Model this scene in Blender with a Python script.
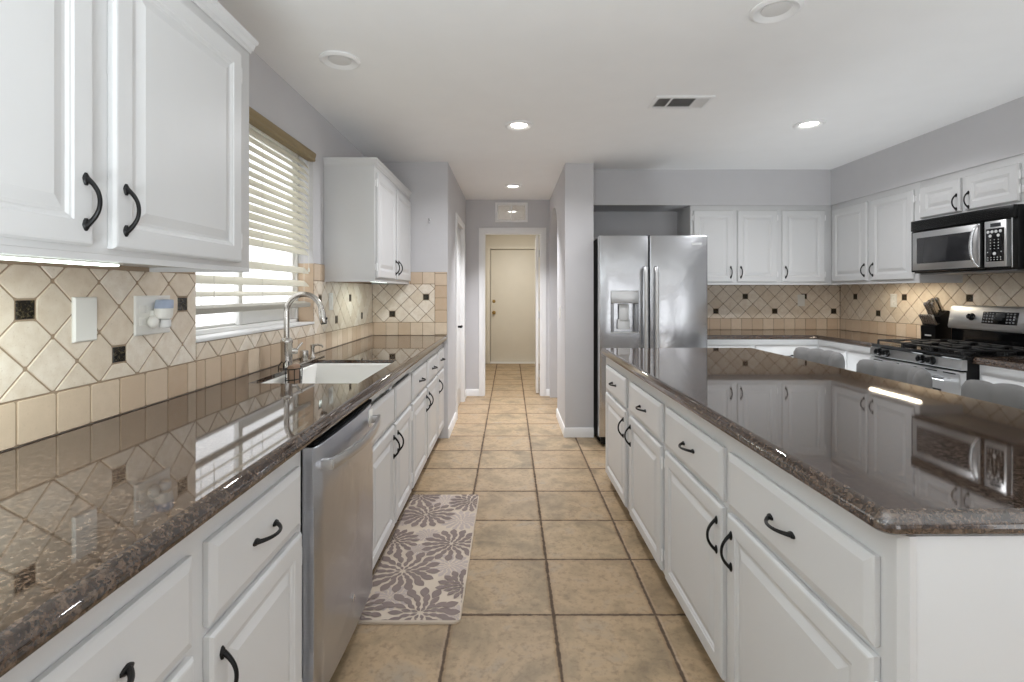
import bpy, bmesh, math, random
from mathutils import Vector, Matrix
PI = math.pi
R = math.radians
SC = bpy.context.scene
COL = SC.collection
for o in list(bpy.data.objects):
    bpy.data.objects.remove(o)

# ------------------------------------------------------------------ camera
EYE = 1.30
cd = bpy.data.cameras.new('camera')
cam = bpy.data.objects.new('camera', cd)
COL.objects.link(cam)
cam.location = (0, 0, EYE)
cam.rotation_euler = (R(90), 0, 0)
cd.sensor_width = 36.0
cd.lens = 495.0 / 1024.0 * 36.0
cd.shift_x = 2.0 / 1024.0
cd.shift_y = -49.0 / 1024.0
cd.clip_start = 0.02
SC.camera = cam

# ------------------------------------------------------------------ world, exposure, big lights
w = bpy.data.worlds.new('sky')
SC.world = w
w.use_nodes = True
w.node_tree.nodes['Background'].inputs[0].default_value = (0.97, 0.985, 1.0, 1)
w.node_tree.nodes['Background'].inputs[1].default_value = 1.7
SC.view_settings.view_transform = 'Standard'
SC.view_settings.look = 'None'
SC.view_settings.gamma = 1.0
SC.view_settings.use_curve_mapping = False
SC.view_settings.exposure = 0.30
SC.cycles.max_bounces = 10
SC.cycles.diffuse_bounces = 6
SC.cycles.glossy_bounces = 5
SC.cycles.transparent_max_bounces = 12
SC.cycles.sample_clamp_indirect = 6.0
SC.cycles.use_denoising = True

def area(name, loc, size, power, color=(1, 1, 1), rot=(0, 0, 0), size_y=None, shape=None):
    l = bpy.data.lights.new(name, 'AREA')
    l.energy = power
    l.color = color
    l.size = size
    if size_y:
        l.shape = 'RECTANGLE'
        l.size_y = size_y
    if shape:
        l.shape = shape
    o = bpy.data.objects.new(name, l)
    COL.objects.link(o)
    o.location = loc
    o.rotation_euler = rot
    return o

# unseen fill lights added to brighten the ceiling, behind camera and beyond island
area('bounce_fill', (-0.45, -0.35, 0.97), 0.9, 50, (0.87, 0.955, 1.0), (R(180), 0, 0), 0.9)
area('bounce_fill', (2.5, -0.1, 0.97), 1.0, 14, (0.87, 0.955, 1.0), (R(180), 0, 0), 0.9)
area('bounce_fill', (2.42, 3.35, 0.12), 0.42, 14, (0.88, 0.95, 1.0), (R(180), 0, 0), 1.8)

# ------------------------------------------------------------------ materials
def lin(c):
    return tuple(((v / 255.0) / 12.92 if v / 255.0 <= 0.04045 else ((v / 255.0 + 0.055) / 1.055) ** 2.4) for v in c) + (1.0,)

class NT:
    def __init__(s, name):
        s.m = bpy.data.materials.new(name)
        s.m.use_nodes = True
        s.t = s.m.node_tree
        s.b = s.t.nodes['Principled BSDF']
        s.out = s.t.nodes['Material Output']
    def n(s, typ, **kw):
        nd = s.t.nodes.new(typ)
        for k, v in kw.items():
            setattr(nd, k, v)
        return nd
    def l(s, a, b):
        s.t.links.new(a, b)
    def set(s, **kw):
        for k, v in kw.items():
            s.b.inputs[k.replace('_', ' ')].default_value = v
    def math(s, op, a, b=None, c=None):
        nd = s.n('ShaderNodeMath', operation=op)
        for i, v in enumerate((a, b, c)):
            if v is None:
                continue
            if isinstance(v, (int, float)):
                nd.inputs[i].default_value = v
            else:
                s.l(v, nd.inputs[i])
        return nd.outputs[0]
    def mix(s, f, a, b):
        nd = s.n('ShaderNodeMix', data_type='RGBA')
        for i, v in ((0, f), (6, a), (7, b)):
            if isinstance(v, (int, float)):
                nd.inputs[i].default_value = v
            elif isinstance(v, tuple):
                nd.inputs[i].default_value = v
            else:
                s.l(v, nd.inputs[i])
        return nd.outputs[2]
    def coord(s):
        return s.n('ShaderNodeTexCoord').outputs['Object']
    def noise(s, scale, detail=4, rough=0.55, vec=None, dist=0.0):
        nd = s.n('ShaderNodeTexNoise')
        nd.inputs['Scale'].default_value = scale
        nd.inputs['Detail'].default_value = detail
        nd.inputs['Roughness'].default_value = rough
        nd.inputs['Distortion'].default_value = dist
        s.l(vec if vec is not None else s.coord(), nd.inputs['Vector'])
        return nd
    def ramp(s, f, stops):
        nd = s.n('ShaderNodeValToRGB')
        el = nd.color_ramp.elements
        while len(el) < len(stops):
            el.new(0.5)
        for e, (p, c) in zip(el, stops):
            e.position = p
            e.color = c if isinstance(c, tuple) else (c, c, c, 1)
        s.l(f, nd.inputs[0])
        return nd.outputs[0]
    def bump(s, h, strength=0.2, dist=0.002):
        nd = s.n('ShaderNodeBump')
        nd.inputs['Strength'].default_value = strength
        nd.inputs['Distance'].default_value = dist
        s.l(h, nd.inputs['Height'])
        s.l(nd.outputs[0], s.b.inputs['Normal'])

def plain(name, rgb, rough=0.5, metal=0.0, var=0.04, bump=0.0, bscale=120, spec=0.5, nscale=6.0):
    t = NT(name)
    c = lin(rgb)
    n = t.noise(nscale, 3)
    d = tuple(max(0, v * (1 - var * 2)) for v in c[:3]) + (1,)
    u = tuple(min(1, v * (1 + var)) for v in c[:3]) + (1,)
    t.l(t.mix(n.outputs['Fac'], d, u), t.b.inputs['Base Color'])
    t.set(Roughness=rough, Metallic=metal)
    t.b.inputs['Specular IOR Level'].default_value = spec
    if bump:
        t.bump(t.noise(bscale, 3).outputs['Fac'], bump, 0.002)
    return t.m

def emit(name, rgb, strength):
    t = NT(name)
    e = t.n('ShaderNodeEmission')
    e.inputs[0].default_value = lin(rgb)
    e.inputs[1].default_value = strength
    t.l(e.outputs[0], t.out.inputs[0])
    return t.m

def steel(name, rgb, rough=0.24, axis='z', wavy=0.0):
    t = NT(name)
    mp = t.n('ShaderNodeMapping')
    t.l(t.coord(), mp.inputs[0])
    mp.inputs['Scale'].default_value = {'z': (260, 260, 3), 'x': (3, 260, 260), 'y': (260, 3, 260)}[axis]
    n = t.noise(1.0, 3, 0.6, mp.outputs[0])
    t.l(t.mix(n.outputs['Fac'], lin(tuple(v * 0.93 for v in rgb)), lin(rgb)), t.b.inputs['Base Color'])
    t.set(Metallic=1.0)
    t.l(t.math('MULTIPLY_ADD', n.outputs['Fac'], 0.08, rough - 0.04), t.b.inputs['Roughness'])
    if wavy:
        wn = t.noise(5.0, 2, 0.5, dist=0.8)
        t.bump(wn.outputs['Fac'], wavy, 0.02)
    return t.m

def granite(name):
    t = NT(name)
    co = t.coord()
    big = t.noise(9, 5, 0.6, co, 0.6)
    mid = t.noise(110, 5, 0.65, co, 0.3)
    v = t.n('ShaderNodeTexVoronoi')
    v.inputs['Scale'].default_value = 230
    t.l(co, v.inputs['Vector'])
    base = t.ramp(mid.outputs['Fac'], [(0.30, lin((26, 20, 17))), (0.45, lin((54, 41, 33))), (0.56, lin((80, 62, 49))), (0.70, lin((104, 86, 72)))])
    sep = t.n('ShaderNodeSeparateColor')
    t.l(v.outputs['Color'], sep.inputs[0])
    fleck = t.ramp(sep.outputs[0], [(0.0, 0.0), (0.72, 0.0), (0.78, 1.0), (1.0, 1.0)])
    c1 = t.mix(fleck, base, lin((34, 30, 30)))
    fl2 = t.ramp(sep.outputs[1], [(0.0, 0.0), (0.84, 0.0), (0.9, 1.0), (1.0, 1.0)])
    c2 = t.mix(t.math('MULTIPLY', fl2, 0.55), c1, lin((118, 98, 82)))
    c3 = t.mix(t.ramp(big.outputs['Fac'], [(0.4, 0.0), (0.65, 0.45)]), c2, lin((78, 64, 56)))
    bl = t.noise(55, 4, 0.6, co, 0.4)
    c3 = t.mix(t.ramp(bl.outputs['Fac'], [(0.44, 0.0), (0.58, 0.55)]), c3, lin((36, 29, 26)))
    bl2 = t.noise(95, 4, 0.65, co, 0.5)
    c3 = t.mix(t.ramp(bl2.outputs['Fac'], [(0.50, 0.0), (0.62, 0.55)]), c3, lin((122, 104, 90)))
    t.l(c3, t.b.inputs['Base Color'])
    t.set(Roughness=0.35, IOR=1.4)
    t.b.inputs['Specular IOR Level'].default_value = 0.0
    t.b.inputs['Coat Weight'].default_value = 1.0
    t.b.inputs['Coat Roughness'].default_value = 0.03
    t.b.inputs['Coat IOR'].default_value = 1.95
    t.bump(t.noise(260, 2, 0.5, co).outputs['Fac'], 0.022, 0.0006)
    t.l(t.b.inputs['Normal'].links[0].from_socket, t.b.inputs['Coat Normal'])
    return t.m

def floor_tiles(name, px, py, ox, oy):
    t = NT(name)
    co = t.coord()
    wob = t.noise(34, 5, 0.7, co)
    wob2 = t.noise(7, 2, 0.5, co)
    sp = t.n('ShaderNodeSeparateXYZ')
    t.l(co, sp.inputs[0])
    ws = t.n('ShaderNodeSeparateColor')
    t.l(wob.outputs['Color'], ws.inputs[0])
    ws2 = t.n('ShaderNodeSeparateColor')
    t.l(wob2.outputs['Color'], ws2.inputs[0])
    def axis(out, p, o, wo, wo2):
        c = t.math('DIVIDE', t.math('SUBTRACT', out, o), p)
        cell = t.math('FLOOR', c)
        fr = t.math('SUBTRACT', c, cell)
        d = t.math('MULTIPLY', t.math('SUBTRACT', 0.5, t.math('ABSOLUTE', t.math('SUBTRACT', fr, 0.5))), p)
        d = t.math('ADD', d, t.math('MULTIPLY', t.math('SUBTRACT', wo, 0.5), 0.015))
        d = t.math('ADD', d, t.math('MULTIPLY', t.math('SUBTRACT', wo2, 0.5), 0.008))
        return cell, d
    cx, dx = axis(sp.outputs[0], px, ox, ws.outputs[0], ws2.outputs[0])
    cy, dy = axis(sp.outputs[1], py, oy, ws.outputs[1], ws2.outputs[1])
    d = t.math('MINIMUM', dx, dy)
    cb = t.n('ShaderNodeCombineXYZ')
    t.l(cx, cb.inputs[0]); t.l(cy, cb.inputs[1])
    wn = t.n('ShaderNodeTexWhiteNoise', noise_dimensions='2D')
    t.l(cb.outputs[0], wn.inputs['Vector'])
    # per-tile offset so the mottling does not run across joints
    off = t.n('ShaderNodeVectorMath', operation='MULTIPLY_ADD')
    t.l(wn.outputs['Color'], off.inputs[0])
    off.inputs[1].default_value = (9, 9, 9)
    t.l(co, off.inputs[2])
    m1 = t.noise(5.5, 6, 0.62, off.outputs[0], 0.5)
    m2 = t.noise(38, 5, 0.7, off.outputs[0])
    a = t.ramp(m1.outputs['Fac'], [(0.30, lin((126, 111, 90))), (0.43, lin((158, 139, 111))), (0.55, lin((182, 157, 125))), (0.70, lin((160, 148, 130)))])
    a = t.mix(t.math('MULTIPLY', wn.outputs['Value'], 0.32), a, lin((166, 138, 108)))
    a = t.mix(t.ramp(m2.outputs['Fac'], [(0.50, 0.0), (0.66, 0.6)]), a, lin((126, 106, 84)))
    edge = t.ramp(d, [(0.0, 0.0), (0.0050, 0.0), (0.0075, 1.0), (1.0, 1.0)])
    rim = t.ramp(d, [(0.0, 1.0), (0.009, 1.0), (0.022, 0.0), (1.0, 0.0)])
    a = t.mix(t.math('MULTIPLY', rim, 0.35), a, lin((150, 120, 88)))
    g = t.mix(wob.outputs['Fac'], lin((62, 50, 40)), lin((112, 92, 74)))
    t.l(t.mix(edge, g, a), t.b.inputs['Base Color'])
    t.l(t.math('MULTIPLY_ADD', edge, -0.42, 0.85), t.b.inputs['Roughness'])
    h = t.math('ADD', t.ramp(d, [(0.0, 0.0), (0.004, 0.0), (0.014, 1.0), (1.0, 1.0)]), t.math('MULTIPLY', m1.outputs['Fac'], 0.5))
    h = t.math('ADD', h, t.math('MULTIPLY', m2.outputs['Fac'], 0.18))
    t.bump(h, 0.55, 0.004)
    return t.m

def attr_tile(name):
    t = NT(name)
    at = t.n('ShaderNodeVertexColor', layer_name='tint')
    n1 = t.noise(22, 5, 0.65)
    n2 = t.noise(140, 4, 0.7)
    c = t.mix(t.ramp(n1.outputs['Fac'], [(0.35, 0.0), (0.7, 0.55)]), at.outputs[0], lin((206, 186, 162)))
    c = t.mix(t.ramp(n2.outputs['Fac'], [(0.58, 0.0), (0.72, 0.4)]), c, lin((186, 165, 142)))
    t.l(c, t.b.inputs['Base Color'])
    t.set(Roughness=0.5)
    t.bump(n2.outputs['Fac'], 0.12, 0.0015)
    return t.m

def slat_mat(name, rgb):
    t = NT(name)
    n = t.noise(10, 2)
    t.l(t.mix(n.outputs['Fac'], lin(tuple(v * 0.97 for v in rgb)), lin(rgb)), t.b.inputs['Base Color'])
    t.set(Roughness=0.45)
    tr = t.n('ShaderNodeBsdfTranslucent')
    tr.inputs[0].default_value = lin((238, 236, 222))
    ms = t.n('ShaderNodeMixShader')
    ms.inputs[0].default_value = 0.30
    t.l(t.b.outputs[0], ms.inputs[1]); t.l(tr.outputs[0], ms.inputs[2])
    t.l(ms.outputs[0], t.out.inputs[0])
    return t.m

def glass_mat(name, refl=0.07):
    t = NT(name)
    tr = t.n('ShaderNodeBsdfTransparent')
    gl = t.n('ShaderNodeBsdfGlossy')
    gl.inputs['Roughness'].default_value = 0.02
    ms = t.n('ShaderNodeMixShader')
    ms.inputs[0].default_value = refl
    t.l(tr.outputs[0], ms.inputs[1]); t.l(gl.outputs[0], ms.inputs[2])
    t.l(ms.outputs[0], t.out.inputs[0])
    return t.m

M = {}
M['cab'] = plain('white_cabinet_paint', (213, 213, 213), 0.38, var=0.012, bump=0.03, bscale=60)
M['trim'] = plain('white_trim_paint', (240, 240, 240), 0.4, var=0.01)
M['wall'] = plain('lilac_grey_wall_paint', (205, 204, 206), 0.85, var=0.02, bump=0.10, bscale=180)
M['ceil'] = plain('ceiling_paint', (246, 246, 246), 0.9, var=0.015, bump=0.12, bscale=90)
M['cream'] = plain('cream_wall_paint', (226, 221, 210), 0.8, var=0.02)
M['creamdoor'] = plain('cream_door_paint', (228, 223, 212), 0.5, var=0.02)
M['granite'] = granite('polished_brown_granite')
M['floor'] = floor_tiles('rustic_beige_floor_tile', 0.410, 0.4125, 0.175, 1.9935)
t_ = NT('dark_granite_insert')
t_.l(t_.ramp(t_.noise(150, 4, 0.7).outputs['Fac'], [(0.42, lin((20, 18, 15))), (0.55, lin((48, 42, 32))), (0.66, lin((98, 90, 66)))]), t_.b.inputs['Base Color'])
t_.set(Roughness=0.15)
M['insert'] = t_.m
M['tile'] = attr_tile('tumbled_stone_tile')
M['grout'] = plain('sandy_grout', (168, 148, 126), 0.9, var=0.06, bump=0.2)
M['iron'] = plain('black_wrought_iron', (14, 13, 13), 0.42, var=0.1, spec=0.3)
M['black'] = plain('black_plastic', (10, 10, 11), 0.32, var=0.05, spec=0.3)
M['blackgloss'] = plain('black_enamel', (14, 14, 15), 0.10, var=0.05)
M['castiron'] = plain('cast_iron_grate', (30, 30, 31), 0.55, var=0.1, bump=0.1)
M['dark'] = plain('matt_black', (9, 9, 9), 0.85, spec=0.1)
M['steel'] = steel('brushed_stainless', (214, 214, 214), 0.38, 'x')
M['steelz'] = steel('brushed_stainless_fridge', (206, 207, 210), 0.22, 'z', 0.16)
M['steeldw'] = steel('brushed_stainless_dishwasher', (206, 208, 214), 0.30, 'y', 0.35)
M['nickel'] = steel('brushed_nickel', (204, 200, 194), 0.22, 'z')
M['chrome'] = plain('polished_chrome', (225, 226, 228), 0.12, 1.0, 0.01)
M['brass'] = plain('aged_brass', (176, 148, 96), 0.3, 1.0, 0.03)
M['sink'] = plain('white_sink_enamel', (238, 237, 233), 0.18, var=0.01)
M['plate'] = plain('white_plastic', (236, 234, 228), 0.35, var=0.01)
M['bluegrey'] = plain('blue_grey_plastic', (172, 184, 206), 0.35, var=0.02)
M['slat'] = slat_mat('ivory_blind_slat', (236, 233, 222))
M['valance'] = plain('tan_wood_valance', (150, 132, 98), 0.5, var=0.08)
M['rail'] = plain('grey_bottom_rail', (176, 172, 162), 0.5, var=0.03)
M['cord'] = plain('white_cord', (226, 224, 214), 0.7)
M['vinyl'] = plain('white_vinyl', (236, 236, 234), 0.4, var=0.01)
M['glass'] = glass_mat('clear_glass')
M['transom'] = glass_mat('reflective_transom_glass', 0.6)
M['smoke'] = plain('smoked_oven_glass', (44, 44, 46), 0.07, var=0.03)
M['led'] = emit('led_strip', (236, 255, 246), 6.0)
M['ledwarm'] = emit('warm_led_strip', (255, 240, 214), 7.0)
M['lens'] = emit('lit_lamp_lens', (255, 250, 240), 9.0)
M['frost'] = plain('frosted_lamp_lens', (226, 225, 224), 0.4, var=0.02)
M['grey_fabric'] = plain('grey_upholstery', (130, 129, 128), 0.9, var=0.08, bump=0.3, bscale=500, spec=0.25)
M['wood'] = plain('dark_walnut', (70, 48, 34), 0.45, var=0.12)
M['mat'] = plain('cream_mat', (206, 191, 174), 0.75, var=0.03, bump=0.15, bscale=300)
M['petal'] = plain('taupe_petal', (134, 119, 114), 0.75, var=0.03)
M['petal2'] = plain('pale_petal', (184, 170, 164), 0.75, var=0.03)
M['sponge'] = plain('tan_scrub_sponge', (150, 124, 104), 0.95, var=0.1, bump=0.6, bscale=300)
M['white_key'] = plain('pale_key', (205, 206, 206), 0.4)
M['lcd'] = plain('dark_display', (58, 60, 62), 0.2)
M['panel_grey'] = plain('dispenser_grey', (150, 151, 154), 0.35, 0.6, 0.02)
M['dark_vent'] = plain('dark_vent_backing', (96, 95, 95), 0.7)

# ------------------------------------------------------------------ mesh helpers
class MB:
    def __init__(s):
        s.bm = bmesh.new()
        s.tint = None
    def _merge(s, t, mi=0):
        for f in t.faces:
            f.material_index = mi
        me = bpy.data.meshes.new('tmp')
        t.to_mesh(me)
        t.free()
        s.bm.from_mesh(me)
        bpy.data.meshes.remove(me)
    def box(s, x0, x1, y0, y1, z0, z1, bev=0.0, mi=0, seg=2, mat=None):
        t = bmesh.new()
        bmesh.ops.create_cube(t, size=1.0)
        mm = Matrix.Translation(((x0 + x1) / 2, (y0 + y1) / 2, (z0 + z1) / 2)) @ Matrix.Diagonal((abs(x1 - x0), abs(y1 - y0), abs(z1 - z0), 1))
        bmesh.ops.transform(t, matrix=mm, verts=t.verts)
        if bev:
            bmesh.ops.bevel(t, geom=list(t.edges), offset=bev, segments=seg, affect='EDGES', profile=0.5)
        if mat is not None:
            bmesh.ops.transform(t, matrix=mat, verts=t.verts)
        s._merge(t, mi)
        return s
    def rings(s, loops, mi=0, cap0=True, cap1=True, closed=True, close_u=False):
        """loops: list of equal-length point lists, skinned one to the next."""
        t = bmesh.new()
        vs = [[t.verts.new(p) for p in lp] for lp in loops]
        k = len(vs)
        rng = range(k) if close_u else range(k - 1)
        for a in rng:
            A, B = vs[a], vs[(a + 1) % k]
            n = len(A)
            for i in range(n if closed else n - 1):
                j = (i + 1) % n
                try:
                    t.faces.new((A[i], A[j], B[j], B[i]))
                except ValueError:
                    pass
        if cap0 and closed and not close_u:
            t.faces.new(list(reversed(vs[0])))
        if cap1 and closed and not close_u:
            t.faces.new(vs[-1])
        bmesh.ops.recalc_face_normals(t, faces=list(t.faces))
        s._merge(t, mi)
        return s
    def tube(s, path, rad, n=10, mi=0, flat=1.0):
        path = [Vector(p) for p in path]
        k = len(path)
        rad = [rad] * k if isinstance(rad, (int, float)) else rad
        tang = []
        for i in range(k):
            a = path[max(0, i - 1)]; b = path[min(k - 1, i + 1)]
            tang.append((b - a).normalized())
        up = Vector((0, 0, 1)) if abs(tang[0].z) < 0.9 else Vector((1, 0, 0))
        nrm = (up - tang[0] * up.dot(tang[0])).normalized()
        loops = []
        for i in range(k):
            nrm = (nrm - tang[i] * nrm.dot(tang[i])).normalized()
            bi = tang[i].cross(nrm)
            loops.append([path[i] + (nrm * math.cos(2 * PI * j / n) * flat + bi * math.sin(2 * PI * j / n)) * rad[i] for j in range(n)])
        return s.rings(loops, mi)
    def lathe(s, prof, n=24, mat=None, mi=0):
        loops = []
        for r, z in prof:
            lp = [Vector((max(r, 1e-5) * math.cos(2 * PI * j / n), max(r, 1e-5) * math.sin(2 * PI * j / n), z)) for j in range(n)]
            if mat is not None:
                lp = [mat @ p for p in lp]
            loops.append(lp)
        return s.rings(loops, mi)
    def prism(s, poly, axis, a0, a1, mi=0):
        def P(u, v, a):
            return {'x': (a, u, v), 'y': (u, a, v), 'z': (u, v, a)}[axis]
        return s.rings([[Vector(P(u, v, a0)) for u, v in poly], [Vector(P(u, v, a1)) for u, v in poly]], mi)
    def poly(s, pts, mi=0):
        t = bmesh.new()
        t.faces.new([t.verts.new(p) for p in pts])
        s._merge(t, mi)
        return s
    def ball(s, c, r, mi=0, seg=14):
        t = bmesh.new()
        bmesh.ops.create_uvsphere(t, u_segments=seg, v_segments=seg // 2 + 2, radius=1.0)
        rr = r if isinstance(r, (tuple, list)) else (r, r, r)
        bmesh.ops.transform(t, matrix=Matrix.Translation(c) @ Matrix.Diagonal((rr[0], rr[1], rr[2], 1)), verts=t.verts)
        s._merge(t, mi)
        return s
    def mesh(s, name, mats, angle=35, weld=True):
        if weld:
            bmesh.ops.remove_doubles(s.bm, verts=s.bm.verts, dist=1e-5)
        me = bpy.data.meshes.new(name)
        s.bm.to_mesh(me)
        s.bm.free()
        for m in (mats if isinstance(mats, (list, tuple)) else [mats]):
            me.materials.append(M[m] if isinstance(m, str) else m)
        me.polygons.foreach_set('use_smooth', [True] * len(me.polygons))
        me.set_sharp_from_angle(angle=R(angle))
        me.update()
        return me
    def build(s, name, mats, parent=None, angle=35, weld=True, flat=0.0):
        me = s.mesh(name, mats, angle, weld)
        if flat:                                   # crisp rim round the big flat faces
            rim = {k for p in me.polygons if p.area > flat for k in p.edge_keys}
            at = me.attributes.get('sharp_edge') or me.attributes.new('sharp_edge', 'BOOLEAN', 'EDGE')
            for e in me.edges:
                if e.key in rim:
                    at.data[e.index].value = True
        o = bpy.data.objects.new(name, me)
        COL.objects.link(o)
        if parent is not None:
            o.parent = parent
        return o

def tag(o, label, cat, group=None):
    o['label'] = label
    o['category'] = cat
    if group:
        o['group'] = group
    return o

def thing(name, label, cat, loc=(0, 0, 0), rz=0.0, group=None):
    o = bpy.data.objects.new(name, None)
    o.empty_display_size = 0.1
    COL.objects.link(o)
    o.location = loc
    o.rotation_euler = (0, 0, rz)
    return tag(o, label, cat, group)

def struct(name, mb, mats, parent=None):
    o = mb.build(name, mats, parent)
    if parent is None:
        o['kind'] = 'structure'
    return o

def link_copy(o, parent=None, loc=None):
    c = o.copy()
    COL.objects.link(c)
    if parent is not None:
        c.parent = parent
    if loc is not None:
        c.location = loc
    for ch in list(o.children):
        link_copy(ch, c)
    return c

# ------------------------------------------------------------------ setting
CEIL = 2.455
LW = -1.23           # left wall face
END = 4.40           # wall closing the left run
HL, HR = -0.553, 0.495
PIL0, PIL1, PILY = 0.495, 0.749, 4.438
DOORY = 6.20
BACKY = 5.05
RW = 3.37
SOFY, SOFX, SOFZ = 4.67, 3.03, 2.12
WY0, WY1, WZ0, WZ1 = 1.93, 3.09, 1.115, 2.165

struct('floor', MB().box(-1.5, 3.6, -3.2, 9.2, -0.06, 0.0), 'floor')
struct('ceiling', MB().box(-1.5, 3.6, -3.2, 9.2, CEIL, CEIL + 0.08), 'ceil')
b = MB()
b.box(LW - 0.16, LW, -3.2, WY0, 0, CEIL)
b.box(LW - 0.16, LW, WY1, END + 0.1, 0, CEIL)
b.box(LW - 0.16, LW, WY0, WY1, 0, WZ0 - 0.012)
b.box(LW - 0.16, LW, WY0, WY1, WZ1, CEIL)
struct('wall_left', b, 'wall')
struct('wall_end', MB().box(LW, HL, END, END + 0.10, 0, CEIL), 'wall')
# hall left wall with the pantry door opening
PD0, PD1, PDZ = 5.09, 5.86, 2.04
b = MB()
b.box(HL - 0.11, HL, END + 0.10, PD0, 0, CEIL)
b.box(HL - 0.11, HL, PD1, DOORY, 0, CEIL)
b.box(HL - 0.11, HL, PD0, PD1, PDZ, CEIL)
struct('wall_hall_left', b, 'wall')
# hall right wall: pillar end, arched opening
A0, A1, AS, AH = 5.18, 6.10, 1.93, 0.32
arch = [(PILY, 0), (A0, 0), (A0, AS)]
for i in range(1, 24):
    a = PI - PI * i / 24
    arch.append(((A0 + A1) / 2 + (A1 - A0) / 2 * math.cos(a), AS + AH * math.sin(a)))
arch += [(A1, AS), (A1, 0), (DOORY, 0), (DOORY, CEIL), (PILY, CEIL)]
struct('wall_hall_right', MB().prism(arch, 'x', PIL0, PIL1), 'wall')
# wall with the inner doorway
DX0, DX1, DZ = -0.326, 0.388, 2.04
b = MB()
b.box(HL - 0.11, DX0, DOORY, DOORY + 0.11, 0, CEIL)
b.box(DX1, 2.4, DOORY, DOORY + 0.11, 0, CEIL)
TX0, TX1, TZ0, TZ1 = -0.17, 0.205, 2.19, 2.405
b.box(DX0, TX0, DOORY, DOORY + 0.11, DZ, CEIL)
b.box(TX1, DX1, DOORY, DOORY + 0.11, DZ, CEIL)
b.box(TX0, TX1, DOORY, DOORY + 0.11, DZ, TZ0)
b.box(TX0, TX1, DOORY, DOORY + 0.11, TZ1, CEIL)
struct('wall_hall_far', b, 'wall')
struct('wall_back', MB().box(PIL1, RW + 0.15, BACKY, BACKY + 0.12, 0, CEIL), 'wall')
b = MB()
b.box(RW, RW + 0.15, 0.0, BACKY, 0, CEIL); b.box(RW, RW + 0.15, -3.2, -2.6, 0, CEIL)
b.box(RW, RW + 0.15, -2.6, 0.0, 2.1, CEIL); b.box(RW, RW + 0.15, -2.6, 0.0, 0, 0.1)  # unseen opening added in this wall to light the left cabinets
struct('wall_right', b, 'wall')
b = MB()
b.box(-1.5, 1.3, -3.32, -3.2, 0, CEIL); b.box(2.9, RW + 0.15, -3.32, -3.2, 0, CEIL); b.box(1.3, 2.9, -3.32, -3.2, 2.1, CEIL)  # unseen rear wall, added with its opening to limit incoming sky light
struct('wall_rear', b, 'wall')
struct('wall_passage', MB().box(2.4, 2.5, BACKY + 0.12, DOORY + 0.11, 0, CEIL), 'wall')  # unseen wall added to keep sky light out of the passage
b = MB().prism([(PIL1, SOFY), (SOFX, SOFY), (SOFX, 0.6), (RW, 0.6), (RW, BACKY), (PIL1, BACKY)], 'z', SOFZ, CEIL)
o = struct('wall_soffit', b, 'wall')
# utility room behind the doorway
b = MB()
b.box(-0.55, -0.45, DOORY + 0.11, 9.0, 0, CEIL)
struct('wall_utility_left', b, 'cream')
struct('wall_utility_right', MB().box(1.5, 1.6, DOORY + 0.11, 9.0, 0, CEIL), 'cream')
BX0, BX1, BZ = -0.353, 0.471, 2.07
b = MB()
b.box(-0.55, BX0 - 0.01, 9.0, 9.12, 0, CEIL)
b.box(BX1 + 0.01, 1.6, 9.0, 9.12, 0, CEIL)
b.box(BX0 - 0.01, BX1 + 0.01, 9.0, 9.12, BZ + 0.01, CEIL)
b.box(-0.55, 1.6, 9.08, 9.2, 0, CEIL)  # unseen sheet added to block sky light leaking round the far door
struct('wall_utility_far', b, 'cream')

def casing(x0, x1, z1, y, wd=0.065, th=0.018, z0=0.0):
    """door casing facing -Y as one mitred sweep"""
    prof = [(0.0, 0.0), (0.0, th * 0.6), (wd * 0.25, th), (wd * 0.8, th), (wd, th * 0.7), (wd, 0.0)]
    loops = []
    for sx, top in ((x0, False), (x0, True), (x1, True), (x1, False)):
        sg = -1 if sx == x0 else 1
        loops.append([Vector((sx + sg * d, y - h, (z1 + d) if top else z0)) for d, h in prof])
    return MB().rings(loops)

# inner doorway: casing, jamb liner
c = casing(DX0, DX1, DZ, DOORY)
c.box(DX0 - 0.004, DX0 + 0.012, DOORY, DOORY + 0.11, 0, DZ)
c.box(DX1 - 0.012, DX1 + 0.004, DOORY, DOORY + 0.11, 0, DZ)
c.box(DX0, DX1, DOORY, DOORY + 0.11, DZ - 0.012, DZ + 0.004)
struct('trim_1', c, 'trim')
# pantry door casing (faces +X)
c = casing(PD0, PD1, PDZ, 0.0)
c.bm.transform(Matrix.Translation((HL, 0, 0)) @ Matrix(((0, -1, 0, 0), (1, 0, 0, 0), (0, 0, 1, 0), (0, 0, 0, 1))))
c.box(HL - 0.11, HL, PD0, PD0 + 0.012, 0, PDZ)
c.box(HL - 0.11, HL, PD1 - 0.012, PD1, 0, PDZ)
struct('trim_2', c, 'trim')
struct('trim_3', casing(BX0 - 0.01, BX1 + 0.01, BZ + 0.01, 9.0, 0.06), 'creamdoor')

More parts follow.
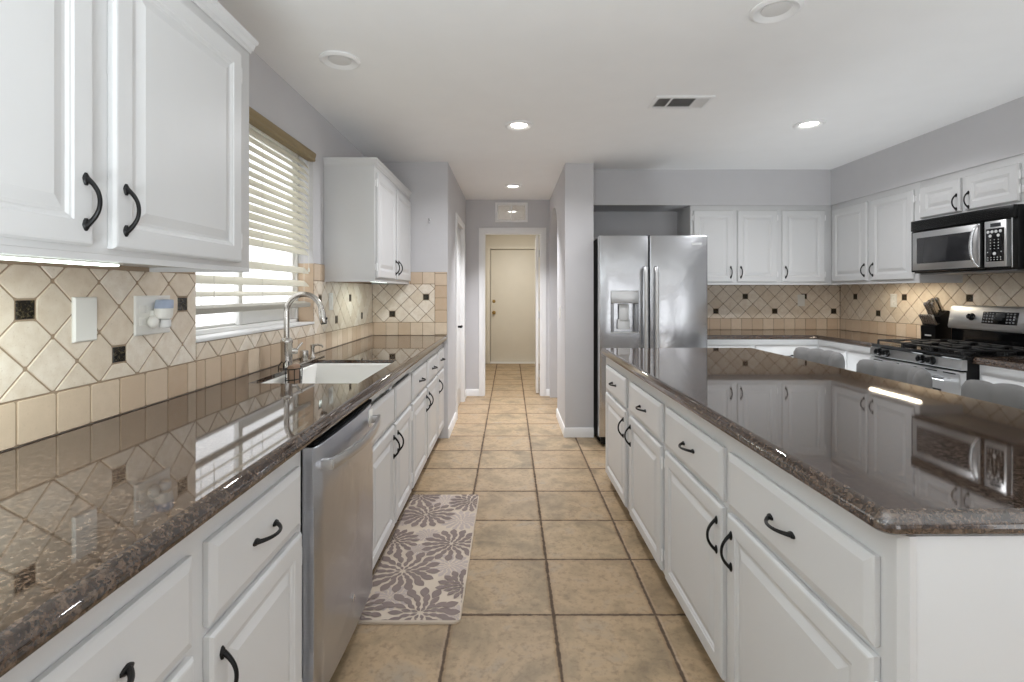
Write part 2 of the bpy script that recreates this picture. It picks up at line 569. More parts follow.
# baseboards
def baseboard(name, pts, th=0.013, h=0.085):
    """pts: plan polyline; board stands to the left of the direction of travel"""
    prof = [(0, 0), (th, 0), (th, h * 0.82), (th * 0.4, h), (0, h)]
    P = [Vector((x, y, 0)) for x, y in pts]
    loops = []
    for i, p in enumerate(P):
        d0 = (P[i] - P[i - 1]).normalized() if i else None
        d1 = (P[i + 1] - P[i]).normalized() if i < len(P) - 1 else None
        d0 = d0 or d1; d1 = d1 or d0
        n0 = Vector((-d0.y, d0.x, 0)); n1 = Vector((-d1.y, d1.x, 0))
        n = (n0 + n1)
        n = n / max(0.3, n.dot(n0))
        loops.append([p + n * a + Vector((0, 0, z)) for a, z in prof])
    struct(name, MB().rings(loops), 'trim')
baseboard('baseboard_hall_right', [(PIL1, PILY), (PIL0, PILY), (PIL0, A0)][::-1] and [(PIL0, A0), (PIL0, PILY), (PIL1, PILY)][::-1][::-1][::-1])
baseboard('baseboard_hall_left', [(HL, PD0 - 0.066), (HL, END + 0.001)])
baseboard('baseboard_hall_far_left', [(DX0 - 0.066, DOORY), (HL, DOORY), (HL, PD1 + 0.066)])
baseboard('baseboard_hall_far_right', [(2.4, DOORY), (DX1 + 0.066, DOORY)])
baseboard('baseboard_utility', [(1.5, 9.0), (BX1 + 0.075, 9.0)])

def panel_rect(x0, x1, z0, z1, prof):
    """nested rectangles in the xz plane, front towards -y: prof = (inset, height)"""
    loops = []
    for d, h in prof:
        loops.append([Vector((x0 + d, -h, z0 + d)), Vector((x1 - d, -h, z0 + d)), Vector((x1 - d, -h, z1 - d)), Vector((x0 + d, -h, z1 - d))])
    return loops

def slab_door(wd, ht, th, panels, depth=0.008):
    """interior door leaf in the xz plane with moulded panels on the -y face"""
    b = MB().box(0, wd, 0, th, 0, ht, 0.002)
    for (x0, x1, z0, z1) in panels:
        b.rings(panel_rect(x0, x1, z0, z1, [(0, -0.001), (0.0, 0.004), (0.008, 0.007), (0.02, 0.001), (0.04, 0.001), (0.055, 0.005)]), cap0=False)
    return b

# pantry door (closed, in the hall left wall)
d = struct('door_1', MB(), 'trim') if False else None
W_ = PD1 - PD0 - 0.026
pans = [(0.10, W_ / 2 - 0.04, 0.2, 0.9), (W_ / 2 + 0.04, W_ - 0.10, 0.2, 0.9), (0.10, W_ / 2 - 0.04, 1.02, 1.62), (W_ / 2 + 0.04, W_ - 0.10, 1.02, 1.62),
        (0.10, W_ / 2 - 0.04, 1.72, 1.93), (W_ / 2 + 0.04, W_ - 0.10, 1.72, 1.93)]
d = slab_door(W_, PDZ - 0.012, 0.035, pans).build('door_1', 'trim')
d['kind'] = 'structure'
d.location = (HL - 0.03, PD0 + 0.013, 0.008)
d.rotation_euler = (0, 0, R(90))
hb = MB().lathe([(0.026, 0), (0.026, 0.006), (0.012, 0.010), (0.011, 0.068)], 16, Matrix.Translation((0.06, 0, 0.93)) @ Matrix.Rotation(R(90), 4, 'X'))
hb.tube([(0.045, -0.072, 0.93), (0.09, -0.075, 0.932), (0.13, -0.073, 0.928), (0.165, -0.070, 0.93)], [0.014, 0.013, 0.011, 0.009])
hb.build('door_handle', 'iron', d)
# open inner doorway leaf
d = slab_door(0.70, 2.02, 0.035, []).build('door_2', 'trim')
d['kind'] = 'structure'
d.location = (DX1 - 0.022, DOORY + 0.125, 0.008)
d.rotation_euler = (0, 0, R(88))
hb = MB()
for z in (0.25, 1.0, 1.78):
    hb.tube([(-0.006, -0.006, z - 0.045), (-0.006, -0.006, z + 0.045)], 0.006)
hb.build('hinge', 'chrome', d)
hb = MB().lathe([(0.03, 0), (0.03, 0.005), (0.012, 0.01), (0.012, 0.03), (0.026, 0.04), (0.027, 0.055), (0.015, 0.065)], 18, Matrix.Translation((0.63, 0, 0.93)) @ Matrix.Rotation(R(90), 4, 'X'))
hb.build('door_knob', 'brass', d)
# far cream door
d = MB().box(BX0, BX1, 9.03, 9.07, 0.03, BZ, 0.003).build('door_3', 'creamdoor')
d['kind'] = 'structure'
hb = MB().lathe([(0.034, 0), (0.034, 0.006), (0.013, 0.012), (0.013, 0.03), (0.028, 0.042), (0.028, 0.058), (0.014, 0.068)], 18, Matrix.Translation((BX0 + 0.06, 9.03, 0.925)) @ Matrix.Rotation(R(90), 4, 'X'))
hb.build('door_knob', 'brass', d)
hb = MB().lathe([(0.03, 0), (0.03, 0.008), (0.022, 0.016), (0.01, 0.018)], 18, Matrix.Translation((BX0 + 0.06, 9.03, 1.13)) @ Matrix.Rotation(R(90), 4, 'X'))
hb.build('deadbolt', 'brass', d)
hb = MB()
for z in (0.35, 1.05, 1.8):
    hb.tube([(BX1 + 0.004, 9.024, z - 0.05), (BX1 + 0.004, 9.024, z + 0.05)], 0.007)
hb.build('hinge', 'dark', d)
struct('trim_4', MB().box(BX0 - 0.01, BX1 + 0.01, 8.96, 9.12, 0, 0.026, 0.006), 'trim')

# transom above the doorway
o = MB().rings([[Vector((x, y, z)) for x, z in ((TX0 - s, TZ0 - s), (TX1 + s, TZ0 - s), (TX1 + s, TZ1 + s), (TX0 - s, TZ1 + s))]
                for s, y in ((0.0, DOORY + 0.08), (0.016, DOORY - 0.002), (0.014, DOORY - 0.014), (-0.004, DOORY - 0.012), (-0.016, DOORY + 0.0), (-0.016, DOORY + 0.08))], cap0=False, cap1=False, close_u=True)
o.box((TX0 + TX1) / 2 - 0.008, (TX0 + TX1) / 2 + 0.008, DOORY + 0.0, DOORY + 0.03, TZ0 + 0.01, TZ1 - 0.01)
o = struct('window_2', o, 'trim')
MB().box(TX0, TX1, DOORY + 0.034, DOORY + 0.040, TZ0, TZ1).build('pane', 'transom', o)

# kitchen window: vinyl frame, panes
fx0, fx1 = LW - 0.15, LW - 0.09
b = MB()
fw = 0.022
b.box(fx0, fx1, WY0, WY0 + fw, WZ0, WZ1, 0.004); b.box(fx0, fx1, WY1 - fw, WY1, WZ0, WZ1, 0.004)
b.box(fx0, fx1, WY0, WY1, WZ0, WZ0 + fw, 0.004); b.box(fx0, fx1, WY0, WY1, WZ1 - fw, WZ1, 0.004)
wn = struct('window_1', b, 'vinyl')
my = 2.46
b = MB()
for (ya, yb, xo) in ((WY0 + fw, my + 0.03, 0.0), (my - 0.03, WY1 - fw, 0.022)):
    xa, xb = fx0 + 0.008 + xo, fx0 + 0.028 + xo
    b.box(xa, xb, ya, ya + 0.035, WZ0 + fw, WZ1 - fw, 0.003); b.box(xa, xb, yb - 0.035, yb, WZ0 + fw, WZ1 - fw, 0.003)
    b.box(xa + 0.001, xb - 0.001, ya + 0.034, yb - 0.034, WZ0 + fw + 0.001, WZ0 + fw + (0.075 if xo else 0.012), 0.003); b.box(xa + 0.001, xb - 0.001, ya + 0.034, yb - 0.034, WZ1 - fw - 0.04, WZ1 - fw - 0.001, 0.003)
b.build('window_sash', 'vinyl', wn)
b = MB()
b.box(fx0 + 0.016, fx0 + 0.020, WY0 + fw, my, WZ0 + fw, WZ1 - fw)
b.box(fx0 + 0.038, fx0 + 0.042, my, WY1 - fw, WZ0 + fw, WZ1 - fw)
b.build('pane', 'glass', wn)
b = MB().box(LW - 0.09, LW + 0.012, WY0 + 0.001, WY1 - 0.001, WZ0 - 0.012, WZ0 + 0.001, 0.002)
struct('trim_5', b, 'trim')

# ------------------------------------------------------------------ backsplash tiling
P4 = 0.1085           # tile pitch
DG = 0.15             # diamond diagonal
GR = 0.0026           # half joint

def clip(poly, nx, ny, c):
    """keep nx*u+ny*v <= c"""
    out = []
    for i in range(len(poly)):
        a, bq = poly[i], poly[(i + 1) % len(poly)]
        da, db = nx * a[0] + ny * a[1] - c, nx * bq[0] + ny * bq[1] - c
        if da <= 0:
            out.append(a)
        if (da < 0 < db) or (db < 0 < da):
            f = da / (da - db)
            out.append((a[0] + (bq[0] - a[0]) * f, a[1] + (bq[1] - a[1]) * f))
    return out

def inset(poly, d):
    out = list(poly)
    n = len(poly)
    for i in range(n):
        a, bq = poly[i], poly[(i + 1) % n]
        ex, ey = bq[0] - a[0], bq[1] - a[1]
        L = math.hypot(ex, ey)
        if L < 1e-7:
            continue
        nx, ny = ey / L, -ex / L
        out = clip(out, nx, ny, nx * a[0] + ny * a[1] - d)
        if len(out) < 3:
            return []
    return out

def dedupe(poly):
    out = []
    for p in poly:
        if not out or math.hypot(p[0] - out[-1][0], p[1] - out[-1][1]) > 4e-4:
            out.append(p)
    if len(out) > 1 and math.hypot(out[0][0] - out[-1][0], out[0][1] - out[-1][1]) < 4e-4:
        out.pop()
    return out

class Splash:
    """tiles of one wall as one mesh; f(u, v, h) gives the world point"""
    def __init__(s, f, seed):
        s.f = f
        s.v, s.fc, s.mi, s.col = [], [], [], []
        s.rnd = random.Random(seed)
    def face(s, pts, mi, col):
        k = len(s.v)
        s.v += pts
        s.fc.append(list(range(k, k + len(pts))))
        s.mi.append(mi); s.col.append(col)
    def tile(s, poly, mi, col, th=0.008):
        p0 = dedupe(inset(poly, GR))
        if len(p0) < 3:
            return
        if mi == 0:
            p0 = s.soften(p0)
        p1 = dedupe(inset(p0, 0.0015))
        f = s.f
        n = len(p0)
        for i in range(n):
            a, bq = p0[i], p0[(i + 1) % n]
            s.face([f(*a, 0.003), f(*bq, 0.003), f(*bq, th - 0.0015), f(*a, th - 0.0015)], mi, col)
        if len(p1) == n:
            for i in range(n):
                j = (i + 1) % n
                s.face([f(*p0[i], th - 0.0015), f(*p0[j], th - 0.0015), f(*p1[j], th), f(*p1[i], th)], mi, col)
            s.face([f(*p, th) for p in p1], mi, col)
        else:
            s.face([f(*p, th - 0.0015) for p in p0], mi, col)
    def soften(s, p):
        # tumbled corners: cut each corner back a little
        out = []
        n = len(p)
        for i in range(n):
            a, m_, c = p[i - 1], p[i], p[(i + 1) % n]
            for q in (a, c):
                L = math.hypot(q[0] - m_[0], q[1] - m_[1])
                k = min(0.35, s.rnd.uniform(0.003, 0.006) / max(L, 1e-6))
                out.append((m_[0] + (q[0] - m_[0]) * k, m_[1] + (q[1] - m_[1]) * k))
        return out
    def field_col(s):
        t = s.rnd.random()
        a, bq = (243, 234, 221), (226, 212, 193)
        return lin(tuple(a[i] + (bq[i] - a[i]) * t for i in range(3)))
    def border_col(s):
        t = s.rnd.random()
        a, bq = (224, 206, 184), (198, 172, 145)
        return lin(tuple(a[i] + (bq[i] - a[i]) * t for i in range(3)))
    def backing(s, u0, u1, v0, v1):
        c = (0.4, 0.3, 0.2, 1)
        f = s.f
        s.face([f(u0, v0, 0.0045), f(u1, v0, 0.0045), f(u1, v1, 0.0045), f(u0, v1, 0.0045)], 1, c)
    def border(s, u0, u1, v0, v1, start, vertical=False):
        k = math.floor(((v0 if vertical else u0) - start) / P4)
        lo, hi = (v0, v1) if vertical else (u0, u1)
        while start + k * P4 < hi:
            a, bq = max(lo, start + k * P4), min(hi, start + (k + 1) * P4)
            k += 1
            if bq - a < 0.008:
                continue
            q = [(u0, a), (u1, a), (u1, bq), (u0, bq)] if vertical else [(a, v0), (bq, v0), (bq, v1), (a, v1)]
            s.tile(q, 0, s.border_col())
    def field(s, u0, u1, v0, v1, uref, vref, inserts, half=0.0265):
        h = DG / 2
        i0 = math.floor((u0 - uref) / h) - 2; i1 = math.ceil((u1 - uref) / h) + 2
        j0 = math.floor((v0 - vref) / h) - 2; j1 = math.ceil((v1 - vref) / h) + 2
        for i in range(i0, i1):
            for j in range(j0, j1):
                if (i + j) % 2 == 0:
                    continue
                cu, cv = uref + i * h, vref + j * h
                q = [(cu + h, cv), (cu, cv + h), (cu - h, cv), (cu, cv - h)]
                for (a, bq) in inserts:
                    if abs(a - cu) < 0.02 and abs(bq - cv - h) < 0.02:
                        q = clip(q, 0, 1, bq - half)
                    elif abs(a - cu) < 0.02 and abs(bq - cv + h) < 0.02:
                        q = clip(q, 0, -1, -(bq + half))
                    elif abs(bq - cv) < 0.02 and abs(a - cu - h) < 0.02:
                        q = clip(q, 1, 0, a - half)
                    elif abs(bq - cv) < 0.02 and abs(a - cu + h) < 0.02:
                        q = clip(q, -1, 0, -(a + half))
                for nx, ny, c in ((1, 0, u1), (-1, 0, -u0), (0, 1, v1), (0, -1, -v0)):
                    q = clip(q, nx, ny, c) if len(q) >= 3 else []
                if len(q) >= 3:
                    s.tile(q, 0, s.field_col())
        for (a, bq) in inserts:
            q = [(a - half, bq - half), (a + half, bq - half), (a + half, bq + half), (a - half, bq + half)]
            for nx, ny, c in ((1, 0, u1), (-1, 0, -u0), (0, 1, v1), (0, -1, -v0)):
                q = clip(q, nx, ny, c) if len(q) >= 3 else []
            if len(q) >= 3:
                s.tile(q, 2, (0.05, 0.04, 0.03, 1))
    def build(s, name):
        me = bpy.data.meshes.new(name)
        me.from_pydata([tuple(p) for p in s.v], [], s.fc)
        for m in ('tile', 'grout', 'insert'):
            me.materials.append(M[m])
        me.polygons.foreach_set('material_index', s.mi)
        ca = me.color_attributes.new('tint', 'FLOAT_COLOR', 'CORNER')
        buf = []
        for fc, c in zip(s.fc, s.col):
            buf += list(c) * len(fc)
        ca.data.foreach_set('color', buf)
        me.update()
        bm = bmesh.new(); bm.from_mesh(me)
        bmesh.ops.remove_doubles(bm, verts=bm.verts, dist=1e-6)
        bm.to_mesh(me); bm.free()
        o = bpy.data.objects.new(name, me)
        COL.objects.link(o)
        o['kind'] = 'structure'
        return o

CT = 0.915            # counter top
BV = CT + 0.115       # top of the border row
FT = 1.371            # top of the diamond field
sp = Splash(lambda u, v, h: (LW + h, u, v), 3)
U1 = 1.322
ins1 = []
for k in range(-6, 4):
    u = 1.550 + 0.30 * k
    ins1.append((u, BV + (DG / 2 if k % 2 == 0 else 1.5 * DG)))
sp.backing(-0.5, WY0, CT, 1.48); sp.border(-0.5, WY0, CT, BV, 1.227 - 20 * P4)
uref1 = 1.550 - DG / 2
sp.field(-0.5, WY0, BV, FT, uref1, BV, ins1)
sp.border(1.70, WY0, FT, 1.478, 1.70)
sp.backing(WY0, WY1, CT, WZ0 - 0.014); sp.border(WY0, WY1, CT, BV, 1.227 - 20 * P4)
sp.field(WY0, WY1, BV, WZ0 - 0.014, uref1, BV, [])
sp.backing(WY1, END, CT, 1.48); sp.border(WY1, END, CT, BV, 1.227 - 20 * P4)
ins3 = [(3.19 + 0.30 * k, BV + (1.5 * DG if k % 2 == 0 else DG / 2)) for k in range(0, 5)]
sp.field(WY1, END - 0.002, BV, FT, 3.19 - DG / 2, BV, [q for q in ins3 if q[0] < END - 0.03])
sp.border(WY1, 3.268, FT, 1.478, WY1)
sp.build('trim_backsplash_left')
sp = Splash(lambda u, v, h: (u, END - h, v), 5)
ue0, ue1 = LW + 0.008, HL - 0.006
sp.backing(ue0, ue1, CT, 1.478)
sp.border(ue0, ue1 - P4, CT, BV, ue1 - 10 * P4)
sp.border(ue0, ue1 - P4, FT, 1.478, ue1 - 10 * P4)
sp.border(ue1 - P4, ue1, CT, 1.478, BV - 2 * P4, True)
sp.field(ue0, ue1 - P4, BV, FT, -1.045 - DG / 2, BV, [(-1.045, BV + DG / 2), (-0.745, BV + 1.5 * DG)])
sp.build('trim_backsplash_end')
sp = Splash(lambda u, v, h: (u, BACKY - h, v), 7)
sp.backing(1.60, RW, CT, FT)
sp.border(1.60, RW - 0.008, CT, BV, 1.60)
insb = [(2.098 + 0.30 * k, BV + (DG / 2 if k % 2 == 0 else 1.5 * DG)) for k in range(-1, 5)]
sp.field(1.60, RW - 0.008, BV, FT, 2.098 - DG / 2, BV, [q for q in insb if q[0] < RW - 0.03])
sp.build('trim_backsplash_back')
sp = Splash(lambda u, v, h: (RW - h, u, v), 9)
sp.backing(1.6, BACKY - 0.008, CT, 1.43)
sp.border(1.6, BACKY - 0.009, CT, BV, 1.6)
insr = [(4.823 - 0.30 * k, BV + (1.5 * DG if k % 2 == 0 else DG / 2)) for k in range(0, 11)]
sp.field(1.6, BACKY - 0.009, BV, 1.43, 4.823 - DG / 2, BV, insr)
sp.build('trim_backsplash_right')
# tiled reveal at the foot of the window's far jamb
struct('trim_6', MB().box(LW - 0.088, LW + 0.004, WY1 - 0.008, WY1 + 0.0, WZ0 + 0.001, 1.478, 0.001), plain('reveal_tile', (206, 182, 156), 0.5, var=0.06))

# ------------------------------------------------------------------ cabinets
def handle_mesh():
    b = MB()
    L = 0.048
    path, rad = [], []
    for i in range(17):
        t = -1 + 2 * i / 16
        path.append((0, -0.004 - 0.026 * (1 - abs(t) ** 2.2), t * L))
        rad.append(0.0042 + 0.0014 * abs(t) ** 3)
    b.tube(path, rad, 10)
    for sg in (-1, 1):
        # spade-shaped foot
        loops = []
        for (z, wx, hy) in ((-0.012, 0.003, 0.004), (-0.006, 0.0065, 0.006), (0.002, 0.0085, 0.007), (0.008, 0.0065, 0.006), (0.014, 0.0025, 0.003)):
            zc = sg * (L - 0.002 + z)
            loops.append([Vector((wx * math.cos(a), -max(0, hy * math.sin(a)) - 0.0003, zc)) for a in [2 * PI * k / 12 for k in range(12)]])
        b.rings(loops)
    return b.mesh('handle', 'iron')
HANDLE = handle_mesh()
def add_handle(parent, x, z, horiz=False, y=-0.0195):
    o = bpy.data.objects.new('handle', HANDLE)
    COL.objects.link(o)
    o.parent = parent
    o.location = (x, y, z)
    if horiz:
        o.rotation_euler = (0, R(90), 0)
    o['label'] = 'black wrought-iron arched pull'
    return o

def hinge_mesh():
    b = MB()
    b.tube([(0, -0.011, -0.022), (0, -0.011, 0.022)], 0.0045, 10)
    b.ball((0, -0.011, 0.024), 0.0042, seg=10); b.ball((0, -0.011, -0.024), 0.0042, seg=10)
    b.box(-0.003, 0.012, -0.004, -0.0005, -0.02, 0.02, 0.001)
    return b.mesh('hinge', 'trim')
HINGE = hinge_mesh()
def add_hinges(parent, x, z0, z1, side):
    for z in (z0 + 0.07, z1 - 0.07):
        o = bpy.data.objects.new('hinge', HINGE)
        COL.objects.link(o)
        o.parent = parent
        o.location = (x, 0, z)
        o.scale = (side, 1, 1)

DOORP = [(0.001, 0.001), (0.0, 0.006), (0.0, 0.0135), (0.005, 0.0185), (0.009, 0.0195), (0.050, 0.0195), (0.0535, 0.0165), (0.058, 0.0155), (0.063, 0.0115), (0.070, 0.0115), (0.090, 0.0175), (0.093, 0.0185)]
DRAWP = [(0.001, 0.001), (0.0, 0.006), (0.0, 0.012), (0.004, 0.0145), (0.020, 0.0195)]
def front(root, name, x0, x1, z0, z1, handle=None, hinge=0):
    b = MB().rings(panel_rect(x0, x1, z0, z1, DRAWP if name == 'drawer' else DOORP))
    o = b.build(name, 'cab', root, angle=12)
    if handle == 'mid':
        add_handle(o, (x0 + x1) / 2, (z0 + z1) / 2, True)
    elif handle:
        xs, zs = handle
        add_handle(o, xs, zs)
    if hinge:
        add_hinges(o, x0 - 0.004 if hinge < 0 else x1 + 0.004, z0, z1, -1 if hinge < 0 else 1)
    return o

TOE = 0.10
BTOP = 0.874
def base_cabinet(name, label, loc, rz, wd, depth, cols, group, drawers=True, hollow=False, toe=TOE, handles=True, dz=(0.645, 0.813), sides=None):
    """front on local y=0 facing -y, cols = list of (x0, x1, handle side or 0)"""
    r = thing(name, label, 'cabinet', loc, rz, group)
    b = MB()
    e = 0.0006
    if hollow:
        b.box(e, 0.018, 0, depth, toe, BTOP); b.box(wd - 0.018, wd - e, 0, depth, toe, BTOP)
        b.box(0.018, wd - 0.018, 0.02, depth, toe, toe + 0.018); b.box(0.018, wd - 0.018, depth - 0.012, depth, toe, BTOP)
        b.box(0.018, wd - 0.018, 0, 0.02, toe, toe + 0.03); b.box(0.018, wd - 0.018, 0, 0.02, BTOP - 0.05, BTOP)
        b.box(0.018, wd - 0.018, 0, 0.02, dz[0] - 0.03, dz[0] + 0.01); b.box(wd / 2 - 0.03, wd / 2 + 0.03, 0, 0.02, toe, BTOP)
    else:
        b.box(e, wd - e, 0, depth, toe, BTOP)
    b.build('body', 'cab', r)
    MB().box(e, wd - e, 0.07, depth, 0, toe - 0.0005).build('toe_kick', 'cab', r)
    top = dz[0] - 0.018 if drawers else 0.813
    for (x0, x1, hs) in cols:
        if drawers:
            front(r, 'drawer', x0, x1, dz[0], dz[1], 'mid' if (handles and drawers != 'false') else None)
        h = None
        if hs:
            hx = x0 + 0.032 if hs < 0 else x1 - 0.032
            h = (hx, top - 0.10)
        front(r, 'door', x0, x1, toe + 0.018, top, h, -hs)
    return r

FL = -0.600     # left run face-frame plane
DEPL = FL - (LW + 0.003)
GL = 'white base cabinets along the left wall'
def left_unit(name, label, y0, y1, cols, **kw):
    base_cabinet(name, label, (FL, y0, 0), R(90), y1 - y0, DEPL, [(a - y0, c - y0, h) for a, c, h in cols], GL, **kw)
left_unit('base_cabinet', 'white base cabinet in the left foreground, before the dishwasher, two drawers over two doors', 0.455, 1.418, [(0.488, 0.915, 1), (0.965, 1.388, -1)])
left_unit('base_cabinet', 'white cabinet at the left edge behind the nearest drawers', -0.48, 0.455, [(-0.46, -0.03, 1), (0.01, 0.437, -1)])
left_unit('sink_cabinet', 'white cabinet under the sink, plain false fronts without pulls, right beyond the dishwasher', 2.029, 2.945, [(2.05, 2.500, 1), (2.525, 2.925, -1)], drawers='false', hollow=True)
left_unit('base_cabinet', 'white two-drawer cabinet along the left run, between sink cabinet and the last single-door cabinet', 2.945, 3.99, [(2.975, 3.465, 1), (3.515, 3.972, -1)])
left_unit('base_cabinet', 'narrow single-drawer white cabinet at the far end of the left run', 3.99, END - 0.002, [(4.022, 4.370, -1)])

# island
IX = 0.685
GI = 'white cabinets of the island'
IY0, IY1 = 0.893, 3.405
def island_unit(label, y0, y1, cols):
    # local x runs towards -Y
    base_cabinet('island_cabinet', label, (IX, y1, 0), R(-90), y1 - y0, 0.60, [(y1 - c, y1 - a, h) for a, c, h in cols], GI, toe=0.07)
island_unit('white island cabinet at the far end by the refrigerator, two drawers over two doors', 2.1256, IY1, [(2.79, 3.335, 1), (2.155, 2.695, -1)])
island_unit('white island cabinet nearest the camera, large drawers over two doors', IY0 - 0.012, 2.125, [(1.545, 2.097, 1), (0.912, 1.507, -1)])
b = MB()
b.box(IX + 0.012, 1.285, IY0 - 0.030, IY0 - 0.0125, 0.0, BTOP, 0.002)
b.rings([[Vector((x, y, z)) for x, y in ((IX - 0.001, IY0 - 0.0125), (IX - 0.001, IY0 - 0.018), (IX + 0.010, IY0 - 0.033), (IX + 0.022, IY0 - 0.033), (IX + 0.022, IY0 - 0.0125))] for z in (0.0, BTOP)])
for (x0) in (1.0,):
    b.box(x0, x0 + 0.05, IY0 - 0.034, IY0 - 0.029, 0.0, BTOP, 0.001)
tag(b.build('end_panel', 'cab'), 'flat white end panel closing the near end of the island', 'cabinet panel')
tag(MB().box(1.2865, 1.305, IY0 - 0.012, IY1, 0.0, BTOP, 0.002).build('back_panel', 'cab'), 'white back panel of the island on the stool side', 'cabinet panel')

# back and right base runs
FB, FR = 4.455, 2.775
GB = 'white base cabinets on the range side'
base_cabinet('base_cabinet', 'white base cabinet on the back wall between refrigerator and corner', (1.665, FB, 0), 0, FR - 1.665 - 0.002, BACKY - 0.006 - FB, [(0.02, 0.50, 1), (0.54, 1.09, -1)], GB)
def right_unit(label, y0, y1, cols):
    base_cabinet('base_cabinet', label, (FR, y1, 0), R(-90), y1 - y0, RW - 0.003 - FR, [(y1 - c, y1 - a, h) for a, c, h in cols], GB)
right_unit('white corner cabinet drawer unit just left of the range', 3.675, BACKY - 0.008, [(3.69, 4.05, -1), (4.075, 4.42, 1)])
right_unit('white base cabinet right of the range at the right edge', 1.60, 2.925, [(2.29, 2.905, 1), (1.63, 2.26, -1)])

# upper cabinets
def upper_cabinet(label, loc, rz, wd, depth, z0, z1, cols, group, name='wall_cabinet', crown=False, dz0=0.028, dz1=0.05, hz=0.06):
    r = thing(name, label, 'cabinet', loc, rz, group)
    e = 0.0006
    lip = 0.015
    b = MB().box(e, wd - e, 0, depth, z0 + lip, z1, 0.0015)
    b.box(e, wd - e, 0, 0.02, z0, z0 + lip); b.box(e, 0.018, 0.02, depth, z0, z0 + lip); b.box(wd - 0.018, wd - e, 0.02, depth, z0, z0 + lip)
    b.build('body', 'cab', r)
    for (x0, x1, hs) in cols:
        hx = x0 + 0.030 if hs < 0 else x1 - 0.024
        front(r, 'door', x0, x1, z0 + dz0, z1 - dz1, (hx, z0 + dz0 + hz + 0.03), -hs)
    if crown:
        prof = [(0.0, 0.0), (-0.004, 0.0), (-0.005, 0.010), (-0.010, 0.016), (-0.014, 0.032), (-0.020, 0.038), (-0.022, 0.050), (0.0, 0.050)]
        # runs across the front and returns down both sides
        loops = []
        for (px, sx, sy) in ((0, -1, 1), (0, -1, 0), (wd, 1, 0), (wd, 1, 1)):
            lp = []
            for q, h in prof:
                if sy == 1:
                    lp.append(Vector((px + sx * (-q), depth - 0.002, z1 + crown + h)))
                else:
                    lp.append(Vector((px + sx * (-q), q, z1 + crown + h)))
            loops.append(lp)
        MB().rings(loops).build('crown_molding', 'cab', r, angle=25)
    return r
UX = -0.895
DU = UX - (LW + 0.001)
def left_upper(label, y0, y1, cols, z1, crown):
    return upper_cabinet(label, (UX, y0, 0), R(90), y1 - y0, DU, 1.368, z1, [(a - y0, c - y0, h) for a, c, h in cols], 'white wall cabinets over the left counter', crown=crown)
left_upper('large white wall cabinet in the upper left foreground, two doors with black pulls, crown molding', 0.42, 1.70, [(0.44, 1.045, 1), (1.098, 1.622, -1)], 2.13, -0.012)
left_upper('white wall cabinet beyond the window over the far end of left counter', 3.268, END - 0.002, [(3.292, 3.815, 1), (3.86, 4.375, -1)], 2.145, -0.012)
UY, UXR = 4.685, 3.045
GU = 'white wall cabinets on the range side'
upper_cabinet('white wall cabinet on back wall right of the refrigerator, three doors', (1.707, UY, 0), 0, UXR - 1.707 - 0.001, BACKY - 0.001 - UY, 1.368, SOFZ, [(0.028, 0.398, 1), (0.44, 0.815, -1), (0.862, 1.265, -1)], GU)
def right_upper(label, y0, y1, z0, cols, **kw):
    return upper_cabinet(label, (UXR, y1, 0), R(-90), y1 - y0, RW - 0.001 - UXR, z0, SOFZ, [(y1 - c, y1 - a, h) for a, c, h in cols], GU, **kw)
right_upper('white two-door wall cabinet on right wall, between back corner and microwave', 3.675, BACKY - 0.0015, 1.368, [(4.205, 4.655, 1), (3.722, 4.158, -1)])
right_upper('short white wall cabinet directly above the microwave', 2.918, 3.675, 1.822, [(3.332, 3.658, 1), (2.948, 3.297, -1)], hz=0.035, dz0=0.022)
right_upper('white wall cabinet on right wall past the microwave at the frame edge', 1.9, 2.918, 1.368, [(2.42, 2.89, 1), (1.93, 2.39, -1)])

# ------------------------------------------------------------------ counters
NOSE = [(0.016, 0.8752), (0.006, 0.8765), (0.001, 0.881), (0.0, 0.888), (0.0015, 0.896), (0.0055, 0.902), (0.0085, 0.9045), (0.0105, 0.9095), (0.016, 0.9135), (0.024, 0.915)]
def counter_path(b, path_fn, back):
    """front edge with the nose profile along path_fn(d), flat top and bottom to the back points"""
    t = bmesh.new()
    rows = [[t.verts.new((x, y, z)) for x, y in path_fn(d)] for d, z in NOSE]
    for a in range(len(rows) - 1):
        for i in range(len(rows[0]) - 1):
            t.faces.new((rows[a][i], rows[a][i + 1], rows[a + 1][i + 1], rows[a + 1][i]))
    tb = [t.verts.new((x, y, NOSE[-1][1])) for x, y in back]
    bb = [t.verts.new((x, y, NOSE[0][1])) for x, y in back]
    t.faces.new(rows[-1] + tb)
    t.faces.new(list(reversed(rows[0] + bb)))
    for i in range(len(tb) - 1):
        t.faces.new((tb[i], bb[i], bb[i + 1], tb[i + 1]))
    t.faces.new([r[-1] for r in rows] + [tb[0], bb[0]])
    t.faces.new([r[0] for r in reversed(rows)] + [bb[-1], tb[-1]])
    bmesh.ops.recalc_face_normals(t, faces=list(t.faces))
    b._merge(t)

